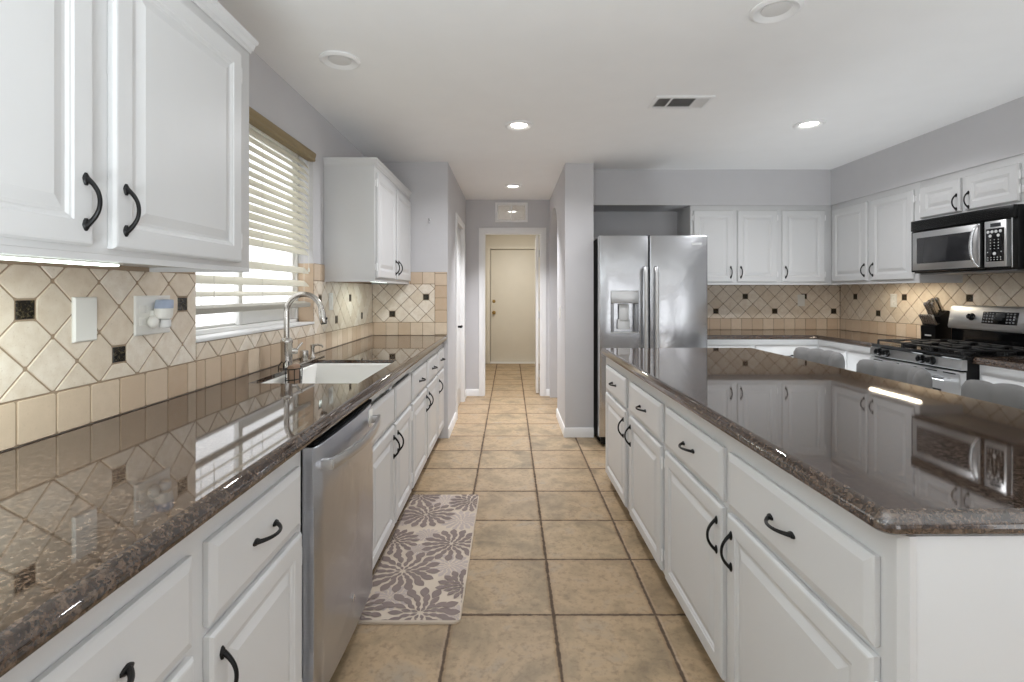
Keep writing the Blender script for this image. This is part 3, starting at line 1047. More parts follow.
# left counter with sink cut-out
EX = -0.553
SX0, SX1, SY0, SY1 = -1.105, -0.640, 2.085, 2.805
b = MB()
t = bmesh.new()
cy0, cy1 = -0.5, END - 0.0095
back = LW + 0.0095
ys = [cy0, SY0, SY1, cy1]
xs = [back, SX0, SX1, EX - NOSE[-1][0]]
def V(x, y, z): return t.verts.new((x, y, z))
for zi, z in enumerate((NOSE[-1][1], NOSE[0][1])):
    for i in range(3):
        for j in range(3):
            if i == 1 and j == 1:
                continue
            t.faces.new([V(xs[i], ys[j], z), V(xs[i + 1], ys[j], z), V(xs[i + 1], ys[j + 1], z), V(xs[i], ys[j + 1], z)])
zt, zb = NOSE[-1][1], NOSE[0][1]
for (ax, ay, bx_, by) in ((SX0, SY0, SX1, SY0), (SX1, SY0, SX1, SY1), (SX1, SY1, SX0, SY1), (SX0, SY1, SX0, SY0)):
    t.faces.new([V(ax, ay, zt - 0.004), V(bx_, by, zt - 0.004), V(bx_, by, zb), V(ax, ay, zb)])
    cxm, cym = (SX0 + SX1) / 2, (SY0 + SY1) / 2
    t.faces.new([V(ax, ay, zt), V(bx_, by, zt), V(bx_, by, zt - 0.004), V(ax, ay, zt - 0.004)])
for (ax, ay, bx_, by) in ((xs[0], cy0, xs[0], cy1),):
    t.faces.new([V(ax, ay, zt), V(bx_, by, zt), V(bx_, by, zb), V(ax, ay, zb)])
for yy in (cy0, cy1):
    pts = [V(xs[0], yy, zb), V(xs[0], yy, zt)] + [V(EX - d, yy, z) for d, z in reversed(NOSE)]
    t.faces.new(pts)
for a in range(len(NOSE) - 1):
    (d0, z0), (d1, z1) = NOSE[a], NOSE[a + 1]
    t.faces.new([V(EX - d0, cy0, z0), V(EX - d0, cy1, z0), V(EX - d1, cy1, z1), V(EX - d1, cy0, z1)])
t.faces.new([V(xs[3], cy0, zb), V(xs[3], cy1, zb), V(EX - NOSE[0][0], cy1, zb), V(EX - NOSE[0][0], cy0, zb)])
bmesh.ops.remove_doubles(t, verts=t.verts, dist=1e-5)
bmesh.ops.recalc_face_normals(t, faces=list(t.faces))
b._merge(t)
tag(b.build('countertop', 'granite', flat=0.04), 'long polished brown granite counter along the left wall, holding the sink', 'countertop')
# L-shaped counter
b = MB()
cx, cyb = 2.73, 4.405
counter_path(b, lambda d: [(1.66, cyb + d), (cx + d, cyb + d), (cx + d, 3.678)], [(RW - 0.0095, 3.678), (RW - 0.0095, BACKY - 0.0095), (1.66, BACKY - 0.0095)])
tag(b.build('countertop', 'granite', flat=0.04), 'brown granite corner counter running from refrigerator to the range', 'countertop')
b = MB()
counter_path(b, lambda d: [(cx + d, 2.922), (cx + d, 1.6)], [(RW - 0.0095, 1.6), (RW - 0.0095, 2.922)])
tag(b.build('countertop', 'granite', flat=0.04), 'brown granite counter piece right of the range at right edge', 'countertop')
# island top: rounded rectangle rings
def rrect(x0, x1, y0, y1, r, d, z, n=6):
    x0 += d; x1 -= d; y0 += d; y1 -= d
    r = max(0.006, r - d)
    pts = []
    for cx_, cy_, a0 in ((x1 - r, y0 + r, -PI / 2), (x1 - r, y1 - r, 0), (x0 + r, y1 - r, PI / 2), (x0 + r, y0 + r, PI)):
        for k in range(n + 1):
            a = a0 + PI / 2 * k / n
            pts.append(Vector((cx_ + r * math.cos(a), cy_ + r * math.sin(a), z)))
    return pts
ITX0, ITX1, ITY0, ITY1 = 0.646, 1.71, 0.855, 3.43
b = MB().rings([rrect(ITX0, ITX1, ITY0, ITY1, 0.03, d, z) for d, z in NOSE])
island_top = tag(b.build('countertop', 'granite', flat=0.04), 'large polished brown granite island top reflecting the white cabinets', 'countertop')

# the island stands very slightly askew to the room
ia = R(0.55)
im = Matrix.Translation((ITX0, ITY0, 0)) @ Matrix.Rotation(ia, 4, 'Z') @ Matrix.Translation((-ITX0, -ITY0, 0))
for o in list(COL.objects):
    if o.parent is None and (o.name.startswith('island_cabinet') or o.name in ('end_panel', 'back_panel', island_top.name)):
        o.location = im @ o.location
        o.rotation_euler.z += ia

# ------------------------------------------------------------------ sink, faucet and things by it
r = thing('kitchen_sink', 'white undermount sink set in the left granite counter', 'sink', (0, 0, 0))
b = MB()
f = 0.012
so = 0.0012
b.rings([rrect(SX0 + so, SX1 - so, SY0 + so, SY1 - so, 0.012, d, z, 5) for d, z in
         ((0.004, 0.70), (0.0, 0.72), (0.0, 0.893), (0.004, 0.897), (0.010, 0.895), (0.016, 0.885), (0.022, 0.72), (0.036, 0.695), (0.07, 0.688), (0.19, 0.684))], cap0=False)
b.rings([rrect(SX0 + so, SX1 - so, SY0 + so, SY1 - so, 0.012, d, z, 5) for d, z in
         ((0.004, 0.70), (0.03, 0.677), (0.19, 0.674))], cap0=False)
b.build('basin', 'sink', r, angle=50)
MB().lathe([(0.045, 0.6845), (0.045, 0.687), (0.036, 0.6865), (0.030, 0.6845), (0.006, 0.6845), (0.006, 0.692), (0.0, 0.692)], 24, Matrix.Translation(((SX0 + SX1) / 2, 2.42, 0))).build('drain', 'chrome', r)

r = thing('faucet', 'tall brushed nickel gooseneck faucet behind the sink', 'faucet', (-1.128, 2.50, CT))
MB().lathe([(0.034, 0.0003), (0.034, 0.006), (0.029, 0.010), (0.0275, 0.014), (0.0275, 0.125), (0.030, 0.130), (0.030, 0.140), (0.024, 0.150), (0.017, 0.155)], 28).build('faucet_body', 'nickel', r)
path = [(0, 0, 0.152), (0, 0, 0.20), (0, 0, 0.25), (0, 0, 0.285)]
RA = 0.088
for i in range(1, 17):
    a = PI - PI * 0.97 * i / 16
    path.append((RA + RA * math.cos(a), 0, 0.285 + RA * math.sin(a)))
MB().tube(path, 0.0135, 16).build('spout', 'nickel', r)
e = Vector(path[-1]); dv = (Vector(path[-1]) - Vector(path[-2])).normalized()
sh = MB().tube([e - dv * 0.004, e + dv * 0.012, e + dv * 0.03, e + dv * 0.062, e + dv * 0.066], [0.0145, 0.016, 0.017, 0.0185, 0.017], 18)
sh = sh.build('spray_head', 'nickel', r)
MB().tube([e + dv * 0.0665, e + dv * 0.072], [0.015, 0.014], 16).build('nozzle', 'black', sh)
MB().box(e.x + 0.014, e.x + 0.030, -0.006, 0.006, e.z - 0.048, e.z - 0.036, 0.003).build('spray_button', 'black', sh)
b = MB().tube([(0.02, 0.010, 0.085), (0.036, 0.016, 0.085), (0.048, 0.021, 0.085)], [0.015, 0.015, 0.012], 16)
b.tube([(0.040, 0.018, 0.088), (0.052, 0.022, 0.108), (0.068, 0.028, 0.128)], [0.007, 0.006, 0.005], 10)
b.build('lever', 'nickel', r)

r = thing('sink_caddy', 'black wire caddy holding a tan scrub sponge at faucet base', 'sink caddy', (-1.038, 2.375, 0.0))
b = MB()
wv = []
for k in range(29):
    a = 2 * PI * k / 28
    wv.append((0.034 * math.cos(a), 0.052 * math.sin(a)))
for z, s_ in ((0.80, 0.85), (0.885, 1.0), (0.935, 1.03)):
    b.tube([(x * s_, y * s_, z) for x, y in wv], 0.0025, 6)
for k in range(0, 28, 3):
    x, y = wv[k]
    b.tube([(x * 0.85, y * 0.85, 0.80), (x, y, 0.885), (x * 1.03, y * 1.03, 0.935)], 0.002, 6)
for s_ in (-1, 0, 1):
    b.tube([(s_ * 0.014, -0.038, 0.80), (s_ * 0.014, 0.038, 0.80)], 0.002, 6)
for yy in (-0.025, 0.025):
    b.tube([(-0.034, yy, 0.93), (-0.036, yy, 0.962), (-0.046, yy, 0.968), (-0.060, yy, 0.950), (-0.062, yy, 0.9195)], 0.0025, 6)
b.build('wire_basket', 'black', r)
b = MB().box(-0.016, 0.018, -0.040, 0.040, 0.806, 0.952, 0.010, seg=3)
b.build('sponge', 'sponge', r)

r = tag(MB().box(-1.155, -1.105, 2.60, 2.955, CT + 0.0005, CT + 0.008, 0.003).build('soap_tray', 'nickel'), 'slim brushed metal tray on counter behind the sink', 'tray')
b = MB().lathe([(0.021, 0), (0.023, 0.003), (0.023, 0.05), (0.021, 0.056), (0.012, 0.058), (0.0, 0.058)], 22, Matrix.Translation((-1.130, 2.715, CT + 0.0085)))
tag(b.build('air_gap_cap', 'nickel'), 'short metal cylinder standing on the tray behind the sink', 'air gap')
r = thing('soap_dispenser', 'slim metal soap pump standing at the far part of the tray', 'soap dispenser', (-1.130, 2.83, CT + 0.0085))
MB().lathe([(0.017, 0), (0.018, 0.004), (0.012, 0.012), (0.010, 0.055), (0.013, 0.062), (0.013, 0.075), (0.0, 0.077)], 18).build('pump', 'nickel', r)
MB().tube([(0, 0, 0.07), (0.03, 0, 0.076), (0.055, 0, 0.070), (0.06, 0, 0.06)], [0.007, 0.006, 0.005, 0.0045], 10).build('nozzle', 'nickel', r)

# ------------------------------------------------------------------ dishwasher
r = thing('dishwasher', 'stainless steel dishwasher with bar handle in the left run', 'dishwasher', (FL, 1.423, 0), R(90))
W_ = 0.602
MB().box(0.002, W_ - 0.002, 0.0, 0.55, 0.10, 0.866, 0.002).build('tub', 'black', r)
# door: bowed stainless front
loops = []
nx = 24
for (z, off) in ((0.105, 0.0), (0.110, 0.003), (0.40, 0.006), (0.70, 0.004), (0.846, 0.0), (0.850, -0.003)):
    lp = []
    for i in range(nx + 1):
        u = i / nx
        bow = 0.010 * (1 - (2 * u - 1) ** 2)
        edge_ = 0.030 if i in (0, nx) else 0.040
        lp.append(Vector((0.003 + (W_ - 0.006) * u, -(edge_ + bow + off), z)))
    lp += [Vector((W_ - 0.003, -0.001, z)), Vector((0.003, -0.001, z))]
    loops.append(lp)
MB().rings(loops).build('door', 'steeldw', r, angle=40)
b = MB().box(0.005, W_ - 0.005, -0.036, 0.0, 0.8505, 0.864, 0.002)
b.build('control_strip', 'dark', r)
b = MB()
pth = []
for i in range(17):
    u = i / 16
    pth.append((0.035 + (W_ - 0.07) * u, -0.072 - 0.032 * (1 - (2 * u - 1) ** 2), 0.792))
loops = []
for i, p in enumerate(pth):
    x, y, z = p
    loops.append([Vector((x, y + a, z + c)) for a, c in ((-0.006, -0.016), (-0.009, -0.008), (-0.009, 0.008), (-0.006, 0.016), (0.004, 0.016), (0.007, 0.010), (0.007, -0.010), (0.004, -0.016))])
b.rings(loops)
for x in (0.035, W_ - 0.035):
    b.box(x - 0.004, x + 0.022 if x < 0.3 else x + 0.004, -0.078, -0.041, 0.778, 0.806, 0.003) if x < 0.3 else b.box(x - 0.022, x + 0.004, -0.078, -0.041, 0.778, 0.806, 0.003)
b.build('handle', 'steel', r)
b = MB().box(0.52, 0.565, -0.0485, -0.044, 0.77, 0.835, 0.001)
b.build('sticker', 'plate', r)
b = MB().lathe([(0.012, 0), (0.012, 0.002), (0.009, 0.003)], 18, Matrix.Translation((0.30, -0.0555, 0.235)) @ Matrix.Rotation(R(90), 4, 'X'))
b.build('badge', 'chrome', r)
MB().box(0.004, W_ - 0.004, 0.04, 0.5, 0.002, 0.0995).build('toe_kick', 'black', r)

# ------------------------------------------------------------------ refrigerator
FX0, FX1, FY = 0.745, 1.652, 4.13
FZ = 1.775
r = thing('refrigerator', 'stainless steel side-by-side refrigerator with ice dispenser', 'refrigerator', (FX0, FY, 0))
W_ = FX1 - FX0
sp_ = 0.416
MB().box(0.006, W_ - 0.004, 0.075, 0.82, 0.03, FZ - 0.012, 0.006).build('cabinet_shell', 'dark', r)
def fdoor(x0, x1, hole=None):
    def loop(d, y, z0, z1):
        return [Vector((x0 + d, y, z0 + d)), Vector((x1 - d, y, z0 + d)), Vector((x1 - d, y, z1 - d)), Vector((x0 + d, y, z1 - d))]
    b = MB()
    z0, z1 = 0.085, FZ
    if not hole:
        b.rings([loop(0, 0.070, z0, z1), loop(0, 0.012, z0, z1), loop(0.004, 0.004, z0, z1), loop(0.012, 0.0, z0, z1)])
        return b
    hx0, hx1, hz0, hz1 = hole
    b.rings([loop(0, 0.070, z0, z1), loop(0, 0.012, z0, z1), loop(0.004, 0.004, z0, z1), loop(0.012, 0.0, z0, z1),
             [Vector((hx0, 0, hz0)), Vector((hx1, 0, hz0)), Vector((hx1, 0, hz1)), Vector((hx0, 0, hz1))],
             [Vector((hx0 + 0.002, 0.055, hz0)), Vector((hx1 - 0.002, 0.055, hz0)), Vector((hx1 - 0.002, 0.055, hz1)), Vector((hx0 + 0.002, 0.055, hz1))]])
    return b
hx0, hx1, hz0, hz1 = 0.095, 0.328, 0.955, 1.312
fd = fdoor(0.0, sp_ - 0.003, (hx0, hx1, hz0, hz1)).build('freezer_door', 'steelz', r)
rd = fdoor(sp_ + 0.004, W_).build('refrigerator_door', 'steelz', r)
def fhandle(x, par):
    b = MB()
    pts = [(x, -0.012, 1.505), (x, -0.045, 1.498), (x, -0.058, 1.45), (x, -0.060, 1.2), (x, -0.060, 0.85), (x, -0.058, 0.52), (x, -0.045, 0.475), (x, -0.002, 0.468)]
    b.tube(pts, [0.013, 0.015, 0.016, 0.0165, 0.0165, 0.016, 0.015, 0.013], 14)
    b.build('handle', 'steel', par)
fhandle(sp_ - 0.040, fd); fhandle(sp_ + 0.048, rd)
ds = MB().box(hx0 + 0.003, hx1 - 0.003, -0.004, 0.05, 1.205, hz1 - 0.003, 0.004)
ds.build('dispenser_panel', 'steel', fd)
b = MB()
b.box(hx0 + 0.003, hx0 + 0.028, 0.001, 0.05, hz0 + 0.012, 1.203, 0.003); b.box(hx1 - 0.028, hx1 - 0.003, 0.001, 0.05, hz0 + 0.012, 1.203, 0.003)
b.build('dispenser_jamb', 'panel_grey', fd)
b = MB().box(hx0 + 0.003, hx1 - 0.003, -0.014, 0.05, hz0 + 0.002, hz0 + 0.012, 0.003)
b.build('drip_tray', 'steel', fd)
b = MB().box(hx0 + 0.075, hx1 - 0.075, 0.02, 0.045, 1.06, 1.2, 0.008); b.box(hx0 + 0.065, hx1 - 0.065, 0.028, 0.05, 0.985, 1.07, 0.006)
b.build('dispenser_paddle', 'white_key', fd)
MB().box(W_ - 0.135, W_ - 0.055, -0.002, 0.001, 1.690, 1.712, 0.001).build('badge', 'white_key', rd)
b = MB().box(0.02, W_ - 0.02, 0.03, 0.4, 0.025, 0.083, 0.004)
for x in (0.06, W_ - 0.06):
    b.lathe([(0.022, -0.012), (0.025, -0.008), (0.025, 0.008), (0.022, 0.012)], 16, Matrix.Translation((x, 0.10, 0.0256)) @ Matrix.Rotation(R(90), 4, 'Y'))
    b.lathe([(0.022, -0.012), (0.025, -0.008), (0.025, 0.008), (0.022, 0.012)], 16, Matrix.Translation((x, 0.7, 0.0256)) @ Matrix.Rotation(R(90), 4, 'Y'))
b.build('base_grille', 'black', r)

# ------------------------------------------------------------------ microwave
MX, MY0, MY1, MZ0, MZ1 = 2.972, 2.921, 3.672, 1.437, 1.8205
r = thing('microwave', 'black and stainless over-the-range microwave under the short cabinet', 'microwave', (MX, MY1, 0), R(-90))
W_ = MY1 - MY0
MB().box(0, W_, 0.028, RW - 0.010 - MX, MZ0, MZ1, 0.003).build('case', 'black', r)
b = MB().box(0, W_, 0.0, 0.0275, 1.745, MZ1, 0.004)
for k in range(5):
    z = 1.757 + k * 0.0105
    b.box(0.03, W_ - 0.03, -0.002, 0.002, z, z + 0.004)
b.build('vent_grille', 'black', r)
dr = MB().rings([[Vector((x, y, z)) for x, z in ((0.004 + d, 1.445 + d), (0.556 - d, 1.445 + d), (0.556 - d, 1.742 - d), (0.004 + d, 1.742 - d))] for d, y in ((0, 0.027), (0, 0.006), (0.004, 0.0))])
dr = dr.build('door', 'black', r)
MB().rings([[Vector((x, y, z)) for x, z in ((0.022 + d, 1.458 + d), (0.545 - d, 1.458 + d), (0.545 - d, 1.732 - d), (0.022 + d, 1.732 - d))] for d, y in ((0, -0.0005), (0, -0.004), (0.003, -0.006))], cap0=False).build('door_frame', 'steel', dr)
MB().rings([[Vector((x, y, z)) for x, z in ((0.062 + d, 1.505 + d), (0.486 - d, 1.505 + d), (0.486 - d, 1.690 - d), (0.062 + d, 1.690 - d))] for d, y in ((0, -0.0062), (0.004, -0.0075))], cap0=False).build('window', 'smoke', dr)
b = MB()
pth = []
for i in range(15):
    t_ = -1 + 2 * i / 14
    pth.append((0.540 - 0.018 * (1 - t_ * t_), -0.010 - 0.030 * (1 - t_ ** 4), 1.593 + t_ * 0.135))
b.tube(pth, [0.007 + 0.004 * (1 - abs(-1 + 2 * i / 14)) for i in range(15)], 12)
b.build('handle', 'chrome', dr)
cp = MB().rings([[Vector((x, y, z)) for x, z in ((0.575 + d, 1.455 + d), (0.712 - d, 1.455 + d), (0.712 - d, 1.737 - d), (0.575 + d, 1.737 - d))] for d, y in ((0, 0.027), (0, -0.003), (0.003, -0.005))])
cp = cp.build('control_panel', 'steel', r)
MB().box(0.588, 0.700, -0.0075, -0.004, 1.487, 1.690, 0.001).build('keypad', 'blackgloss', cp)
MB().box(0.615, 0.680, -0.007, -0.004, 1.699, 1.722, 0.001).build('display', 'lcd', cp)
kb = MB()
def dot(x, z, rr):
    kb.lathe([(rr, 0), (rr, 0.0015), (rr * 0.7, 0.003)], 12, Matrix.Translation((x, -0.0074, z)) @ Matrix.Rotation(R(90), 4, 'X'))
for x in (0.603, 0.628, 0.653, 0.680):
    dot(x, 1.670, 0.0095)
for x in (0.616, 0.667):
    dot(x, 1.645, 0.0095)
dot(0.643, 1.535, 0.0105)
for zz in (1.620, 1.602, 1.584, 1.566):
    for x in (0.618, 0.643, 0.668):
        dot(x, zz, 0.003)
for zz in (1.512, 1.498):
    for x in (0.602, 0.622, 0.642, 0.662, 0.682):
        dot(x, zz, 0.0032)
for x in (0.60, 0.686):
    dot(x, 1.545, 0.0032)
kb.build('button', 'white_key', cp)
MB().box(W_ - 0.012, W_ - 0.005, -0.003, 0.001, 1.447, 1.74, 0.001).build('edge_trim', 'chrome', r)
MB().box(0.03, W_ - 0.03, 0.05, 0.36, MZ0 - 0.010, MZ0 - 0.0003, 0.003).build('filter', 'panel_grey', r)

# ------------------------------------------------------------------ range
RX, RY0, RY1 = 2.662, 2.926, 3.672
r = thing('gas_range', 'stainless steel gas range with black cooktop and five-grate top', 'range', (RX, RY1, 0), R(-90))
W_ = RY1 - RY0
DPT = RW - 0.012 - RX
r['label'] = 'stainless steel gas range with black cooktop on the right wall'
MB().box(0.002, W_ - 0.002, 0.04, DPT - 0.003, 0.03, 0.895, 0.003).build('body', 'black', r)
b = MB().rings([[Vector((x, y, z)) for y, z in ((0.0405, 0.834), (0.008, 0.834), (0.004, 0.838), (0.014, 0.893), (0.018, 0.896), (0.0405, 0.896))] for x in (0.0, W_)])
cpn = b.build('control_panel', 'steel', r)
for yk in (3.575, 3.503, 3.205, 3.130):
    kx = RY1 - yk
    mt = Matrix.Translation((kx, 0.008, 0.866)) @ Matrix.Rotation(R(80), 4, 'X')
    kb = MB().lathe([(0.027, 0.0), (0.027, 0.004), (0.024, 0.006), (0.021, 0.028), (0.018, 0.031), (0.0, 0.031)], 20, mt)
    kb.box(-0.004, 0.004, -0.020, 0.020, 0.030, 0.036, 0.002, mat=mt)
    k_ = kb.build('knob', 'blackgloss', cpn)
# cooktop
b = MB().rings([rrect(0.0, W_, 0.010, DPT - 0.10, 0.02, d, z, 4) for d, z in ((0.004, 0.8965), (0.0, 0.902), (0.0, 0.914), (0.008, 0.921), (0.03, 0.922), (0.045, 0.917))])
ck = b.build('cooktop', 'blackgloss', r)
for (bx_, by_, rr) in ((0.16, 0.17, 0.045), (0.59, 0.17, 0.05), (0.16, 0.43, 0.04), (0.59, 0.43, 0.045), (0.375, 0.30, 0.035)):
    MB().lathe([(rr, 0.917), (rr, 0.928), (rr * 0.8, 0.932), (rr * 0.75, 0.938), (0, 0.939)], 20, Matrix.Translation((bx_, by_, 0))).build('burner', 'castiron', ck)
def grate(x0, x1):
    b = MB()
    y0, y1 = 0.045, DPT - 0.135
    z = 0.948
    rr = 0.006
    b.tube([(x0, y0, z), (x1, y0, z)], rr, 8); b.tube([(x0, y1, z), (x1, y1, z)], rr, 8)
    b.tube([(x0, y0, z), (x0, y1, z)], rr, 8); b.tube([(x1, y0, z), (x1, y1, z)], rr, 8)
    ym = (y0 + y1) / 2
    b.tube([(x0, ym, z), (x1, ym, z)], rr, 8)
    xm = (x0 + x1) / 2
    for ya in (y0 + (y1 - y0) * 0.25, y0 + (y1 - y0) * 0.75):
        b.tube([(x0, ya, z), (xm - 0.03, ya, z + 0.006)], rr, 8); b.tube([(x1, ya, z), (xm + 0.03, ya, z + 0.006)], rr, 8)
        b.tube([(xm, ya - 0.1, z), (xm, ya - 0.03, z + 0.006)], rr, 8); b.tube([(xm, ya + 0.1, z), (xm, ya + 0.03, z + 0.006)], rr, 8)
    for x in (x0, x1):
        for y in (y0, ym, y1):
            b.tube([(x, y, 0.9215), (x, y, z)], [0.008, 0.006], 8)
    b.build('grate', 'castiron', r)
grate(0.035, 0.255); grate(0.265, 0.485); grate(0.495, 0.712)
# oven door
od = MB().rings([[Vector((x, y, z)) for x, z in ((0.004 + d, 0.235 + d), (W_ - 0.004 - d, 0.235 + d), (W_ - 0.004 - d, 0.822 - d), (0.004 + d, 0.822 - d))] for d, y in ((0, 0.039), (0, 0.006), (0.006, 0.0))])
od = od.build('oven_door', 'steel', r)
MB().box(0.13, W_ - 0.13, -0.003, 0.001, 0.36, 0.70, 0.001).build('window', 'smoke', od)
b = MB()
for x in (0.05, 0.20, 0.35, 0.50, 0.63):
    b.box(x, x + 0.085, -0.002, 0.001, 0.806, 0.812, 0.0005)
b.build('vent_slot', 'dark', od)
b = MB().tube([(0.05, -0.045, 0.775), (W_ - 0.05, -0.045, 0.775)], 0.013, 14)
for x in (0.075, W_ - 0.075):
    b.tube([(x, 0.001, 0.775), (x, -0.045, 0.775)], 0.010, 10)
b.build('handle', 'chrome', od)
dw = MB().box(0.004, W_ - 0.004, 0.002, 0.039, 0.07, 0.228, 0.004).build('drawer', 'steel', r)
# backguard: black riser and slanted stainless console
y0 = DPT - 0.098
MB().box(0.004, W_ - 0.004, y0 + 0.012, DPT - 0.001, 0.897, 1.035, 0.002).build('riser', 'blackgloss', r)
b = MB().rings([[Vector((x, y, z)) for y, z in ((DPT - 0.001, 1.036), (y0 - 0.008, 1.036), (y0 - 0.012, 1.05), (y0 + 0.014, 1.190), (y0 + 0.026, 1.203), (DPT - 0.001, 1.203))] for x in (-0.002, W_ + 0.002)])
cs = b.build('backguard', 'steel', r)
tilt = math.atan2(0.026, 0.135)
def on_console(x, z):
    yy = y0 - 0.012 + (z - 1.05) / 0.135 * 0.026
    return Matrix.Translation((x, yy, z)) @ Matrix.Rotation(-tilt, 4, 'X')
mt = on_console(0.175, 1.125) @ Matrix.Rotation(R(90), 4, 'X')
kb = MB().lathe([(0.026, -0.001), (0.026, 0.004), (0.021, 0.008), (0.018, 0.024), (0.0, 0.026)], 20, mt)
kb.box(-0.004, 0.004, -0.018, 0.018, 0.024, 0.030, 0.001, mat=mt)
kb.build('knob', 'blackgloss', cs)
mt = on_console(0.375, 1.125)
kp = MB().box(-0.12, 0.12, -0.004, 0.002, -0.042, 0.042, 0.003, mat=mt).build('keypad', 'blackgloss', cs)
kb = MB()
for ix, x in enumerate((-0.105, -0.085, -0.065, -0.045, 0.055, 0.075, 0.098)):
    for z in (-0.028, -0.008, 0.012, 0.03):
        kb.box(x - 0.006, x + 0.006, -0.0055, -0.0035, z - 0.005, z + 0.005, 0.001, mat=mt)
kb.build('button', plain('grey_key', (120, 122, 124), 0.4), kp)
MB().box(-0.028, 0.035, -0.0055, -0.0035, 0.005, 0.034, 0.001, mat=mt).build('display', 'lcd', kp)

# knife block beside the range
r = thing('knife_block', 'black knife block full of steel-handled knives by the range', 'knife block', (3.245, 3.785, CT + 0.0005), R(-80))
b = MB().rings([[Vector((x, y, z)) for y, z in ((-0.055, 0.0), (-0.060, 0.125), (-0.012, 0.150), (-0.022, 0.195), (0.055, 0.245), (0.085, 0.235), (0.085, 0.0))] for x in (-0.056, 0.056)])
b.build('block', 'black', r)
lean = Matrix.Rotation(R(28), 4, 'X')
def knife(x, y, z, L, tk):
    mt = Matrix.Translation((x, y, z)) @ lean
    b = MB().rings([[mt @ Vector((sx * tk * w_, sy * 0.009 * w_, zz)) for sx, sy in ((-1, -1), (1, -1), (1, 1), (-1, 1))] for zz, w_ in ((-0.012, 0.8), (0.0, 1.0), (L * 0.5, 0.9), (L * 0.92, 1.1), (L, 0.7))])
    b.build('knife_handle', 'nickel', r)
for k in range(6):
    knife(-0.044 + k * 0.0176, -0.040, 0.138, 0.085, 0.0058)
for (x, y, z, L) in ((-0.035, 0.004, 0.21, 0.105), (-0.008, 0.0, 0.21, 0.115), (0.022, 0.004, 0.21, 0.11), (-0.030, 0.036, 0.235, 0.10), (0.0, 0.036, 0.235, 0.115), (0.032, 0.036, 0.235, 0.12)):
    knife(x, y, z, L, 0.0085)
MB().box(-0.024, 0.024, -0.059, -0.0565, 0.050, 0.060, 0.0005).build('emblem', 'white_key', r)

# ------------------------------------------------------------------ window blind
r = thing('window_blind', 'ivory horizontal slat blind with tan valance in the kitchen window', 'blind', (LW, 0, 0))
by0, by1 = WY0 + 0.012, WY1 - 0.012
b = MB()
b.rings([[Vector((x, y, z)) for x, z in ((-0.026, 2.112), (0.014, 2.112), (0.018, 2.120), (0.015, 2.130), (0.019, 2.141), (0.022, 2.155), (0.019, 2.163), (-0.026, 2.163))] for y in (WY0 + 0.003, WY1 - 0.003)])
b.build('valance', 'valance', r)
SXC = -0.036
b = MB()
def slat(z, ang):
    a = R(ang)
    hw = 0.0245
    loops = []
    for y in (by0, by1):
        lp = []
        pts = []
        for k in range(7):
            u = -1 + 2 * k / 6
            cr = 0.0028 * (1 - u * u)
            pts.append((u * hw, cr + 0.0012))
        pts += [(p[0], p[1] - 0.0024) for p in reversed(pts)]
        for (u, c_) in pts:
            lp.append(Vector((SXC + u * math.cos(a) + c_ * math.sin(a), y, z - u * math.sin(a) + c_ * math.cos(a))))
        loops.append(lp)
    b.rings(loops)
zz = 2.085
while zz > 1.515:
    slat(zz, 55 + random.Random(int(zz * 1000)).uniform(-3, 3))
    zz -= 0.0415
for z_, a_ in ((1.432, 52), (1.352, 46), (1.292, 24)):
    slat(z_, a_)
b.build('slats', 'slat', r)
MB().rings([[Vector((SXC + x, y, 1.229 + z)) for x, z in ((-0.022, -0.004), (0.022, -0.020), (0.026, -0.014), (0.026, 0.004), (-0.016, 0.016), (-0.022, 0.010))] for y in (by0, by1)]).build('bottom_rail', 'rail', r)
b = MB()
for y in (by0 + 0.13, (by0 + by1) / 2 - 0.03, by1 - 0.10):
    for x in (SXC - 0.027, SXC + 0.027):
        b.tube([(x, y, 2.10), (x, y, 1.235)], 0.0011, 5)
b.build('ladder_cord', 'cord', r)
b = MB().tube([(0.004, by0 + 0.10, 2.10), (0.005, by0 + 0.102, 1.6), (0.004, by0 + 0.11, 1.26)], 0.0016, 6)
b.tube([(0.004, by1 - 0.06, 2.10), (0.005, by1 - 0.06, 1.7), (0.004, by1 - 0.062, 1.45)], 0.0016, 6)
b.lathe([(0.002, 0.0), (0.007, -0.012), (0.006, -0.028), (0.0, -0.03)], 12, Matrix.Translation((0.004, by1 - 0.062, 1.45)))
b.build('pull_cord', 'cord', r)

# ------------------------------------------------------------------ wall plates
def plate_mb(wd, ht, th=0.006):
    return MB().rings([[Vector((x, -y, z)) for x, z in ((-wd / 2 + d, -ht / 2 + d), (wd / 2 - d, -ht / 2 + d), (wd / 2 - d, ht / 2 - d), (-wd / 2 + d, ht / 2 - d))] for d, y in ((0, 0.0), (0, th * 0.5), (0.004, th))])
def screws(parent, pts):
    b = MB()
    for x, z in pts:
        b.lathe([(0.0035, 0), (0.0035, 0.0008), (0.002, 0.0015)], 10, Matrix.Translation((x, -0.006, z)) @ Matrix.Rotation(R(90), 4, 'X'))
    b.build('screw', 'plate', parent)
TF = LW + 0.0085
r = thing('blank_plate', 'tall blank white wall plate on the left backsplash', 'wall plate', (TF, 1.418, 1.222), R(90))
plate_mb(0.078, 0.128, 0.009).build('plate', 'plate', r)
screws(r, ((0, 0.045), (0, -0.045)))
r = thing('outlet_plate', 'wide white outlet plate on left backsplash with a plugged-in air freshener', 'outlet', (TF, 1.690, 1.222), R(90))
plate_mb(0.168, 0.132).build('plate', 'plate', r)
b = MB()
for x in (-0.05, 0.05):
    for z in (-0.02, 0.02):
        b.box(x - 0.016, x + 0.016, -0.008, -0.005, z - 0.014, z + 0.014, 0.003)
b.build('receptacle', 'plate', r)
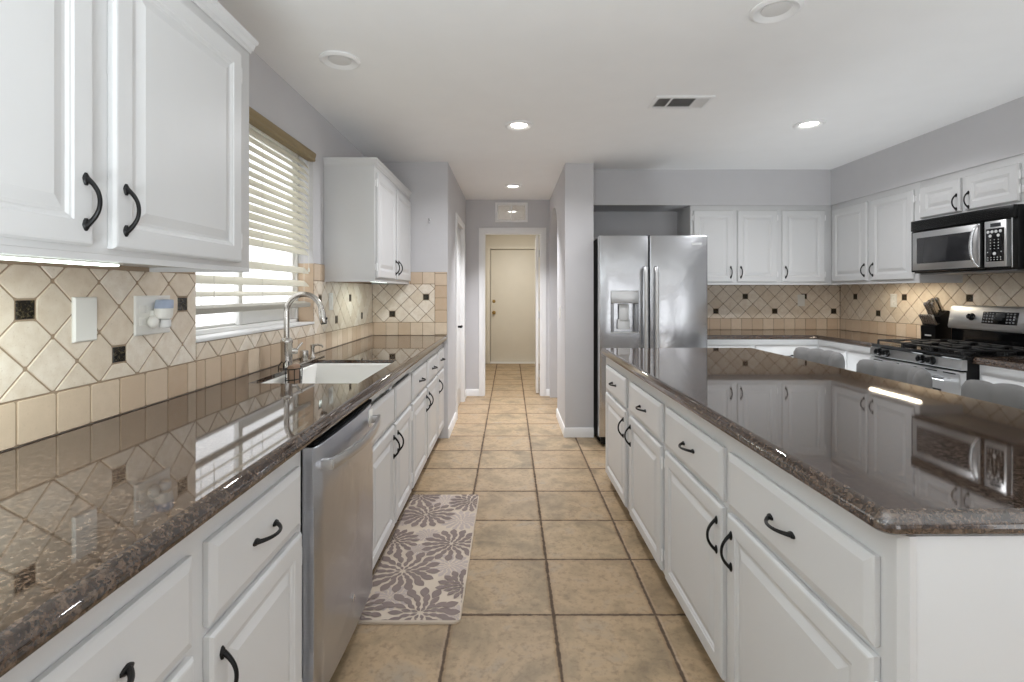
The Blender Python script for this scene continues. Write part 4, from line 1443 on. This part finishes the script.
r = thing('air_freshener', 'white plug-in air freshener with blue-grey top in the left outlet', 'air freshener', (TF + 0.007, 1.688, 1.222), R(90))
b = MB().rings([[Vector((cx_ + rx * math.cos(a), -0.030 + 0.026 * sc * math.sin(a), z)) for a in [2 * PI * k / 16 for k in range(16)]] for z, cx_, rx, sc in ((-0.012, 0.004, 0.026, 0.9), (0.0, 0.004, 0.030, 1.0), (0.022, 0.006, 0.031, 1.0))])
b.ball((-0.026, -0.018, -0.022), (0.020, 0.016, 0.022)); b.box(-0.018, 0.018, -0.012, 0.0015, -0.02, 0.016, 0.004)
b.build('body', 'plate', r)
b = MB().rings([[Vector((cx_ + rx * math.cos(a), -0.030 + 0.026 * sc * math.sin(a), z)) for a in [2 * PI * k / 16 for k in range(16)]] for z, cx_, rx, sc in ((0.0225, 0.006, 0.031, 1.0), (0.048, 0.010, 0.030, 0.95), (0.052, 0.010, 0.026, 0.85))])
b.build('cap', 'bluegrey', r)
MB().lathe([(0.014, -0.045), (0.018, -0.040), (0.018, -0.018), (0.010, -0.0125)], 16, Matrix.Translation((0.012, -0.030, 0))).build('oil_bottle', 'frost', r)

def switch(label, loc, rz, kind='light_switch', cat='light switch'):
    r = thing(kind, label, cat, loc, rz, 'white switches and outlets')
    plate_mb(0.072, 0.118).build('plate', 'plate', r)
    if kind == 'light_switch':
        MB().box(-0.016, 0.016, -0.010, -0.0055, -0.033, 0.033, 0.003).build('rocker', 'plate', r)
    else:
        b = MB()
        for z in (-0.021, 0.021):
            b.box(-0.016, 0.016, -0.009, -0.0055, z - 0.015, z + 0.015, 0.004)
        b.build('receptacle', 'plate', r)
    screws(r, ((0, 0.048), (0, -0.048)))
switch('white switch plate on left backsplash just beyond the window', (TF, 3.37, 1.235), R(90))
switch('white switch plate on the back wall tiles left of the corner', (2.965, BACKY - 0.0085, 1.215), 0)
switch('white outlet under the lit wall cabinet on the right wall tiles', (RW - 0.0085, 4.335, 1.225), R(-90), 'wall_outlet', 'outlet')
switch('white light switch on the hall side of pillar wall', (HR - 0.0003, 4.87, 1.10), R(-90))
r = MB().lathe([(0.012, 0), (0.012, 0.003), (0.005, 0.005)], 14, Matrix.Translation((-0.715, END - 0.0003, 1.945)) @ Matrix.Rotation(R(90), 4, 'X'))
r.tube([(-0.715, END - 0.004, 1.945), (-0.715, END - 0.024, 1.935), (-0.719, END - 0.034, 1.918), (-0.713, END - 0.036, 1.905), (-0.705, END - 0.032, 1.912)], 0.0035, 8)
tag(r.build('wall_hook', 'chrome'), 'small metal hook on the grey wall above the far left tiles', 'hook')

# ------------------------------------------------------------------ ceiling fittings
def downlight(label, x, y, lit, rr=0.076):
    r = thing('recessed_light', label, 'ceiling light', (x, y, CEIL), 0, 'recessed ceiling lights')
    MB().rings([[Vector((q * math.cos(a), q * math.sin(a), z)) for a in [2 * PI * k / 32 for k in range(32)]] for q, z in
                ((rr * 1.30, -0.0003), (rr * 1.30, -0.007), (rr * 1.12, -0.014), (rr * 1.0, -0.012), (rr * 0.74, -0.0008))], cap0=False, cap1=False).build('trim_ring', 'trim', r)
    MB().lathe([(rr * 0.72, -0.0006), (rr * 0.72, -0.003), (rr * 0.5, -0.0045), (0.0, -0.005)], 28).build('lens', 'lens' if lit else 'frost', r)
    if lit:
        a = area('downlight_lamp', (x, y, CEIL - 0.02), rr * 1.6, lit, (0.96, 0.97, 1.0), shape='DISK')
        a.data.spread = R(155 if y < 5 else 95)
    return r
downlight('unlit recessed ceiling light at upper left near the left wall', -0.846, 2.464, 0)
downlight('unlit recessed ceiling light at the top edge of the picture', 1.085, 2.02, 0)
downlight('lit recessed ceiling light above the aisle before the hall', 0.062, 3.424, 15)
downlight('lit recessed ceiling light on the right over the range side', 2.055, 3.40, 10)
downlight('lit recessed ceiling light inside the hall ceiling', 0.033, 5.39, 14)
r = thing('ceiling_vent', 'white rectangular air vent in the kitchen ceiling', 'vent', (1.035, 3.005, CEIL))
w2, h2 = 0.175, 0.095
MB().rings([[Vector((sx * (w2 + d), sy * (h2 + d), z)) for sx, sy in ((-1, -1), (1, -1), (1, 1), (-1, 1))] for d, z in ((0, -0.0003), (0, -0.005), (-0.004, -0.008), (-0.022, -0.009), (-0.024, -0.001))], cap0=False, cap1=False).build('frame', 'trim', r)
MB().box(-w2 + 0.02, w2 - 0.02, -h2 + 0.02, h2 - 0.02, -0.002, -0.0004).build('backing', 'dark_vent', r)
b = MB()
for k in range(23):
    x = -w2 + 0.03 + k * 0.0132
    if -0.075 < x < -0.062:
        b.box(-0.076, -0.066, -h2 + 0.022, h2 - 0.022, -0.009, -0.002)
        continue
    tl = -50 if x < 0.07 else 50
    mt = Matrix.Translation((x, 0, -0.0065)) @ Matrix.Rotation(R(tl), 4, 'Y')
    b.box(-0.006, 0.006, -h2 + 0.022, h2 - 0.022, -0.0004, 0.0004, mat=mt)
b.build('louver', 'trim', r)

# under-cabinet lights
def strip(label, loc, rz, ln, mat, power, col, drop=0.0):
    r = thing('under_cabinet_light', label, 'under-cabinet light', loc, rz, 'under-cabinet lights')
    MB().box(-ln / 2, ln / 2, -0.018, 0.018, -0.005 - drop, -0.0004, 0.001).build('housing', 'plate', r)
    MB().box(-ln / 2 + 0.008, ln / 2 - 0.008, -0.015, 0.015, -0.0095 - drop, -0.0053 - drop, 0.001).build('diffuser', mat, r)
    a = area('strip_lamp', (loc[0], loc[1], loc[2] - 0.012 - drop), ln * 0.95, power, col, (0, 0, rz), 0.03)
strip('slim white light strip glowing under the near left wall cabinet', (-0.94, 0.78, 1.383), R(90), 0.8, 'led', 3.6, (0.90, 1.0, 0.95), 0.013)
strip('slim light strip glowing under the far left wall cabinet', (-0.99, 3.75, 1.383), R(90), 0.5, 'led', 1.2, (0.90, 1.0, 0.94))
strip('warm light strip glowing under the wall cabinet left of microwave', (3.14, 4.05, 1.383), R(90), 0.55, 'ledwarm', 1.4, (1.0, 0.88, 0.68))
# unseen ceiling lamp added to light the utility room
r = thing('added_ceiling_lamp', 'unseen flush round ceiling lamp added to light the cream utility room', 'ceiling light', (0.2, 7.6, CEIL))
MB().lathe([(0.15, -0.0004), (0.16, -0.01), (0.15, -0.02)], 28).build('lamp_base', 'trim', r)
MB().lathe([(0.14, -0.0205), (0.13, -0.05), (0.08, -0.07), (0.0, -0.075)], 28).build('lamp_shade', 'frost', r)
area('utility_fill', (0.2, 7.6, CEIL - 0.09), 0.25, 17, (1.0, 0.97, 0.90), shape='DISK')

# ------------------------------------------------------------------ bar stools
def make_stool(label, loc):
    r = thing('bar_stool', label, 'stool', loc, 0, 'grey tufted stools at the island')
    # faces -X (towards the island); padded curved back
    Rb, ctr = 0.30, -0.14
    n, half = 36, R(50)
    loops = []
    for i in range(n + 1):
        a = -half + 2 * half * i / n
        u = (i / n) * 5
        ple = abs(math.sin(PI * u)) ** 0.32          # five channels
        end = min(1.0, min(i, n - i) / 3.0 + 0.25)
        th = 0.036 * (0.58 + 0.42 * ple) * (0.55 + 0.45 * end)
        dz = -0.016 * (1 - ple) - 0.05 * (1 - math.sqrt(max(0, 1 - (1 - end) ** 2)))
        er, et = Vector((math.cos(a), math.sin(a), 0)), None
        lp = []
        for (s_, z) in ((-1, 0.62), (-1.15, 0.70), (-1.25 + 0.3 * (1 - ple), 0.80), (-1.15 + 0.25 * (1 - ple), 0.862), (-0.75, 0.897), (-0.2, 0.911), (0.35, 0.911), (0.8, 0.897), (1.0, 0.862), (0.95, 0.78), (0.85, 0.70), (0.75, 0.62)):
            zz_ = z + dz * (z - 0.6) / 0.3
            lp.append(Vector((ctr + 0, 0, zz_)) + er * (Rb + th * s_))
        loops.append(lp)
    MB().rings(loops).build('backrest', 'grey_fabric', r, angle=60)
    b = MB()
    for i in range(1, 5):
        a = -half + 2 * half * i / 5
        er = Vector((math.cos(a), math.sin(a), 0))
        for z in (0.80, 0.70):
            p = Vector((ctr, 0, z)) + er * (Rb - 0.030)
            b.ball(p, (0.008, 0.010, 0.010), seg=10)
    b.build('button', 'grey_fabric', r)
    b = MB().rings([rrect(-0.27, 0.15, -0.21, 0.21, 0.09, d, z, 6) for d, z in ((0.02, 0.565), (0.0, 0.585), (0.0, 0.63), (0.012, 0.652), (0.05, 0.665))])
    b.build('seat', 'grey_fabric', r, angle=60)
    MB().box(-0.24, 0.12, -0.18, 0.18, 0.535, 0.566, 0.006).build('seat_frame', 'wood', r)
    for sx, sy in ((-1, -1), (-1, 1), (1, -1), (1, 1)):
        cxm = -0.06
        b = MB().rings([[Vector((cxm + sx * q + dx, sy * w_ + dy, z)) for dx, dy in ((-h_, -h_), (h_, -h_), (h_, h_), (-h_, h_))] for q, w_, h_, z in ((0.20, 0.20, 0.013, 0.0), (0.15, 0.155, 0.02, 0.535))])
        b.build('leg', 'wood', r)
    b = MB()
    for sy in (-1, 1):
        b.box(-0.235, 0.115, sy * 0.186 - 0.009, sy * 0.186 + 0.009, 0.20, 0.225, 0.003)
    b.box(-0.25, -0.23, -0.187, 0.187, 0.20, 0.225, 0.003)
    b.build('footrest', 'wood', r)
    return r
s1 = make_stool('grey tufted bar stool in the middle of the island stools, before the range', (1.97, 2.66, 0))
for loc, lab in (((1.97, 3.30, 0), 'grey tufted bar stool farthest from the camera, before the corner cabinets'), ((1.97, 1.99, 0), 'grey tufted bar stool nearest the camera at the right edge')):
    c = link_copy(s1, None, loc)
    c['label'] = lab

# ------------------------------------------------------------------ floor mat
mx0, mx1, my0, my1 = -0.625, -0.195, 1.935, 3.15
b = MB().rings([rrect(mx0, mx1, my0, my1, 0.03, d, z, 5) for d, z in ((0.0, 0.0004), (0.0, 0.009), (0.002, 0.0115), (0.005, 0.0125))])
def flower(cx_, cy_, rad, mi, ph, z):
    """dahlia: rings of pointed petals, each ring a hair above the one outside it"""
    for q_, (rr, n_, L, wd, off) in enumerate(((0.80, 16, 0.42, 0.118, 0.0), (0.55, 15, 0.38, 0.084, 0.5), (0.33, 12, 0.27, 0.066, 0.0), (0.15, 8, 0.18, 0.044, 0.5))):
        for k in range(n_):
            a = 2 * PI * (k + off) / n_ + ph
            jit = 1 + 0.07 * math.sin(k * 12.9 + ph * 7)
            mid = rr * rad * jit
            hl, hw = L * rad * 0.5, wd * rad
            tx, ty = cx_ + (mid + hl * 0.6) * math.cos(a), cy_ + (mid + hl * 0.6) * math.sin(a)
            if any(math.hypot(tx - ox, ty - oy) / oq < math.hypot(tx - cx_, ty - cy_) / rad for ox, oy, oq in FLW if mi == 1 and (ox, oy) != (cx_, cy_)):
                continue                           # the neighbouring flower covers this spot
            pts = []
            for u in (-1, -0.7, -0.35, 0, 0.35, 0.65, 0.87, 1, 0.87, 0.65, 0.35, 0, -0.35, -0.7):
                sg = 1 if len(pts) < 7 else -1
                v = 0.0 if abs(u) == 1 else sg * (1 - u * u) ** 1.1 * (1 + 0.18 * u)
                x = mid + u * hl
                y = v * hw
                pts.append((cx_ + x * math.cos(a) - y * math.sin(a), cy_ + x * math.sin(a) + y * math.cos(a)))
            for nx_, ny_, c_ in ((1, 0, mx1 - 0.006), (-1, 0, -(mx0 + 0.006)), (0, 1, my1 - 0.006), (0, -1, -(my0 + 0.006))):
                pts = clip(pts, nx_, ny_, c_) if len(pts) >= 3 else []
            pts = dedupe(pts) if pts else []
            if len(pts) >= 3:
                b.poly([Vector((x, y, z + 0.00003 * q_)) for x, y in pts], mi)
FLW = [(-0.493, 2.282, 0.155), (-0.300, 2.53, 0.145), (-0.361, 1.985, 0.155), (-0.485, 2.86, 0.15), (-0.60, 2.56, 0.12), (-0.235, 3.03, 0.125), (-0.200, 2.165, 0.12), (-0.56, 3.12, 0.12), (-0.64, 2.0, 0.12)]
FLP = [(-0.285, 2.33, 0.10), (-0.505, 2.085, 0.09), (-0.40, 3.05, 0.10), (-0.275, 2.79, 0.115), (-0.44, 2.62, 0.07), (-0.215, 1.97, 0.07), (-0.45, 2.47, 0.06), (-0.60, 2.78, 0.06)]
for i, (x, y, q) in enumerate(FLP):
    q *= 1.0
    flower(x, y, q, 2, 0.3 * i, 0.0126 + 0.00012 * i)
for i, (x, y, q) in enumerate(FLW):
    q *= 1.10
    flower(x, y, q, 1, 0.41 * i, 0.0138 + 0.00012 * i)
o = b.build('floor_mat', ['mat', 'petal', 'petal2'], weld=False)
tag(o, 'cream floor mat with taupe dahlia flowers before the sink cabinet', 'mat')
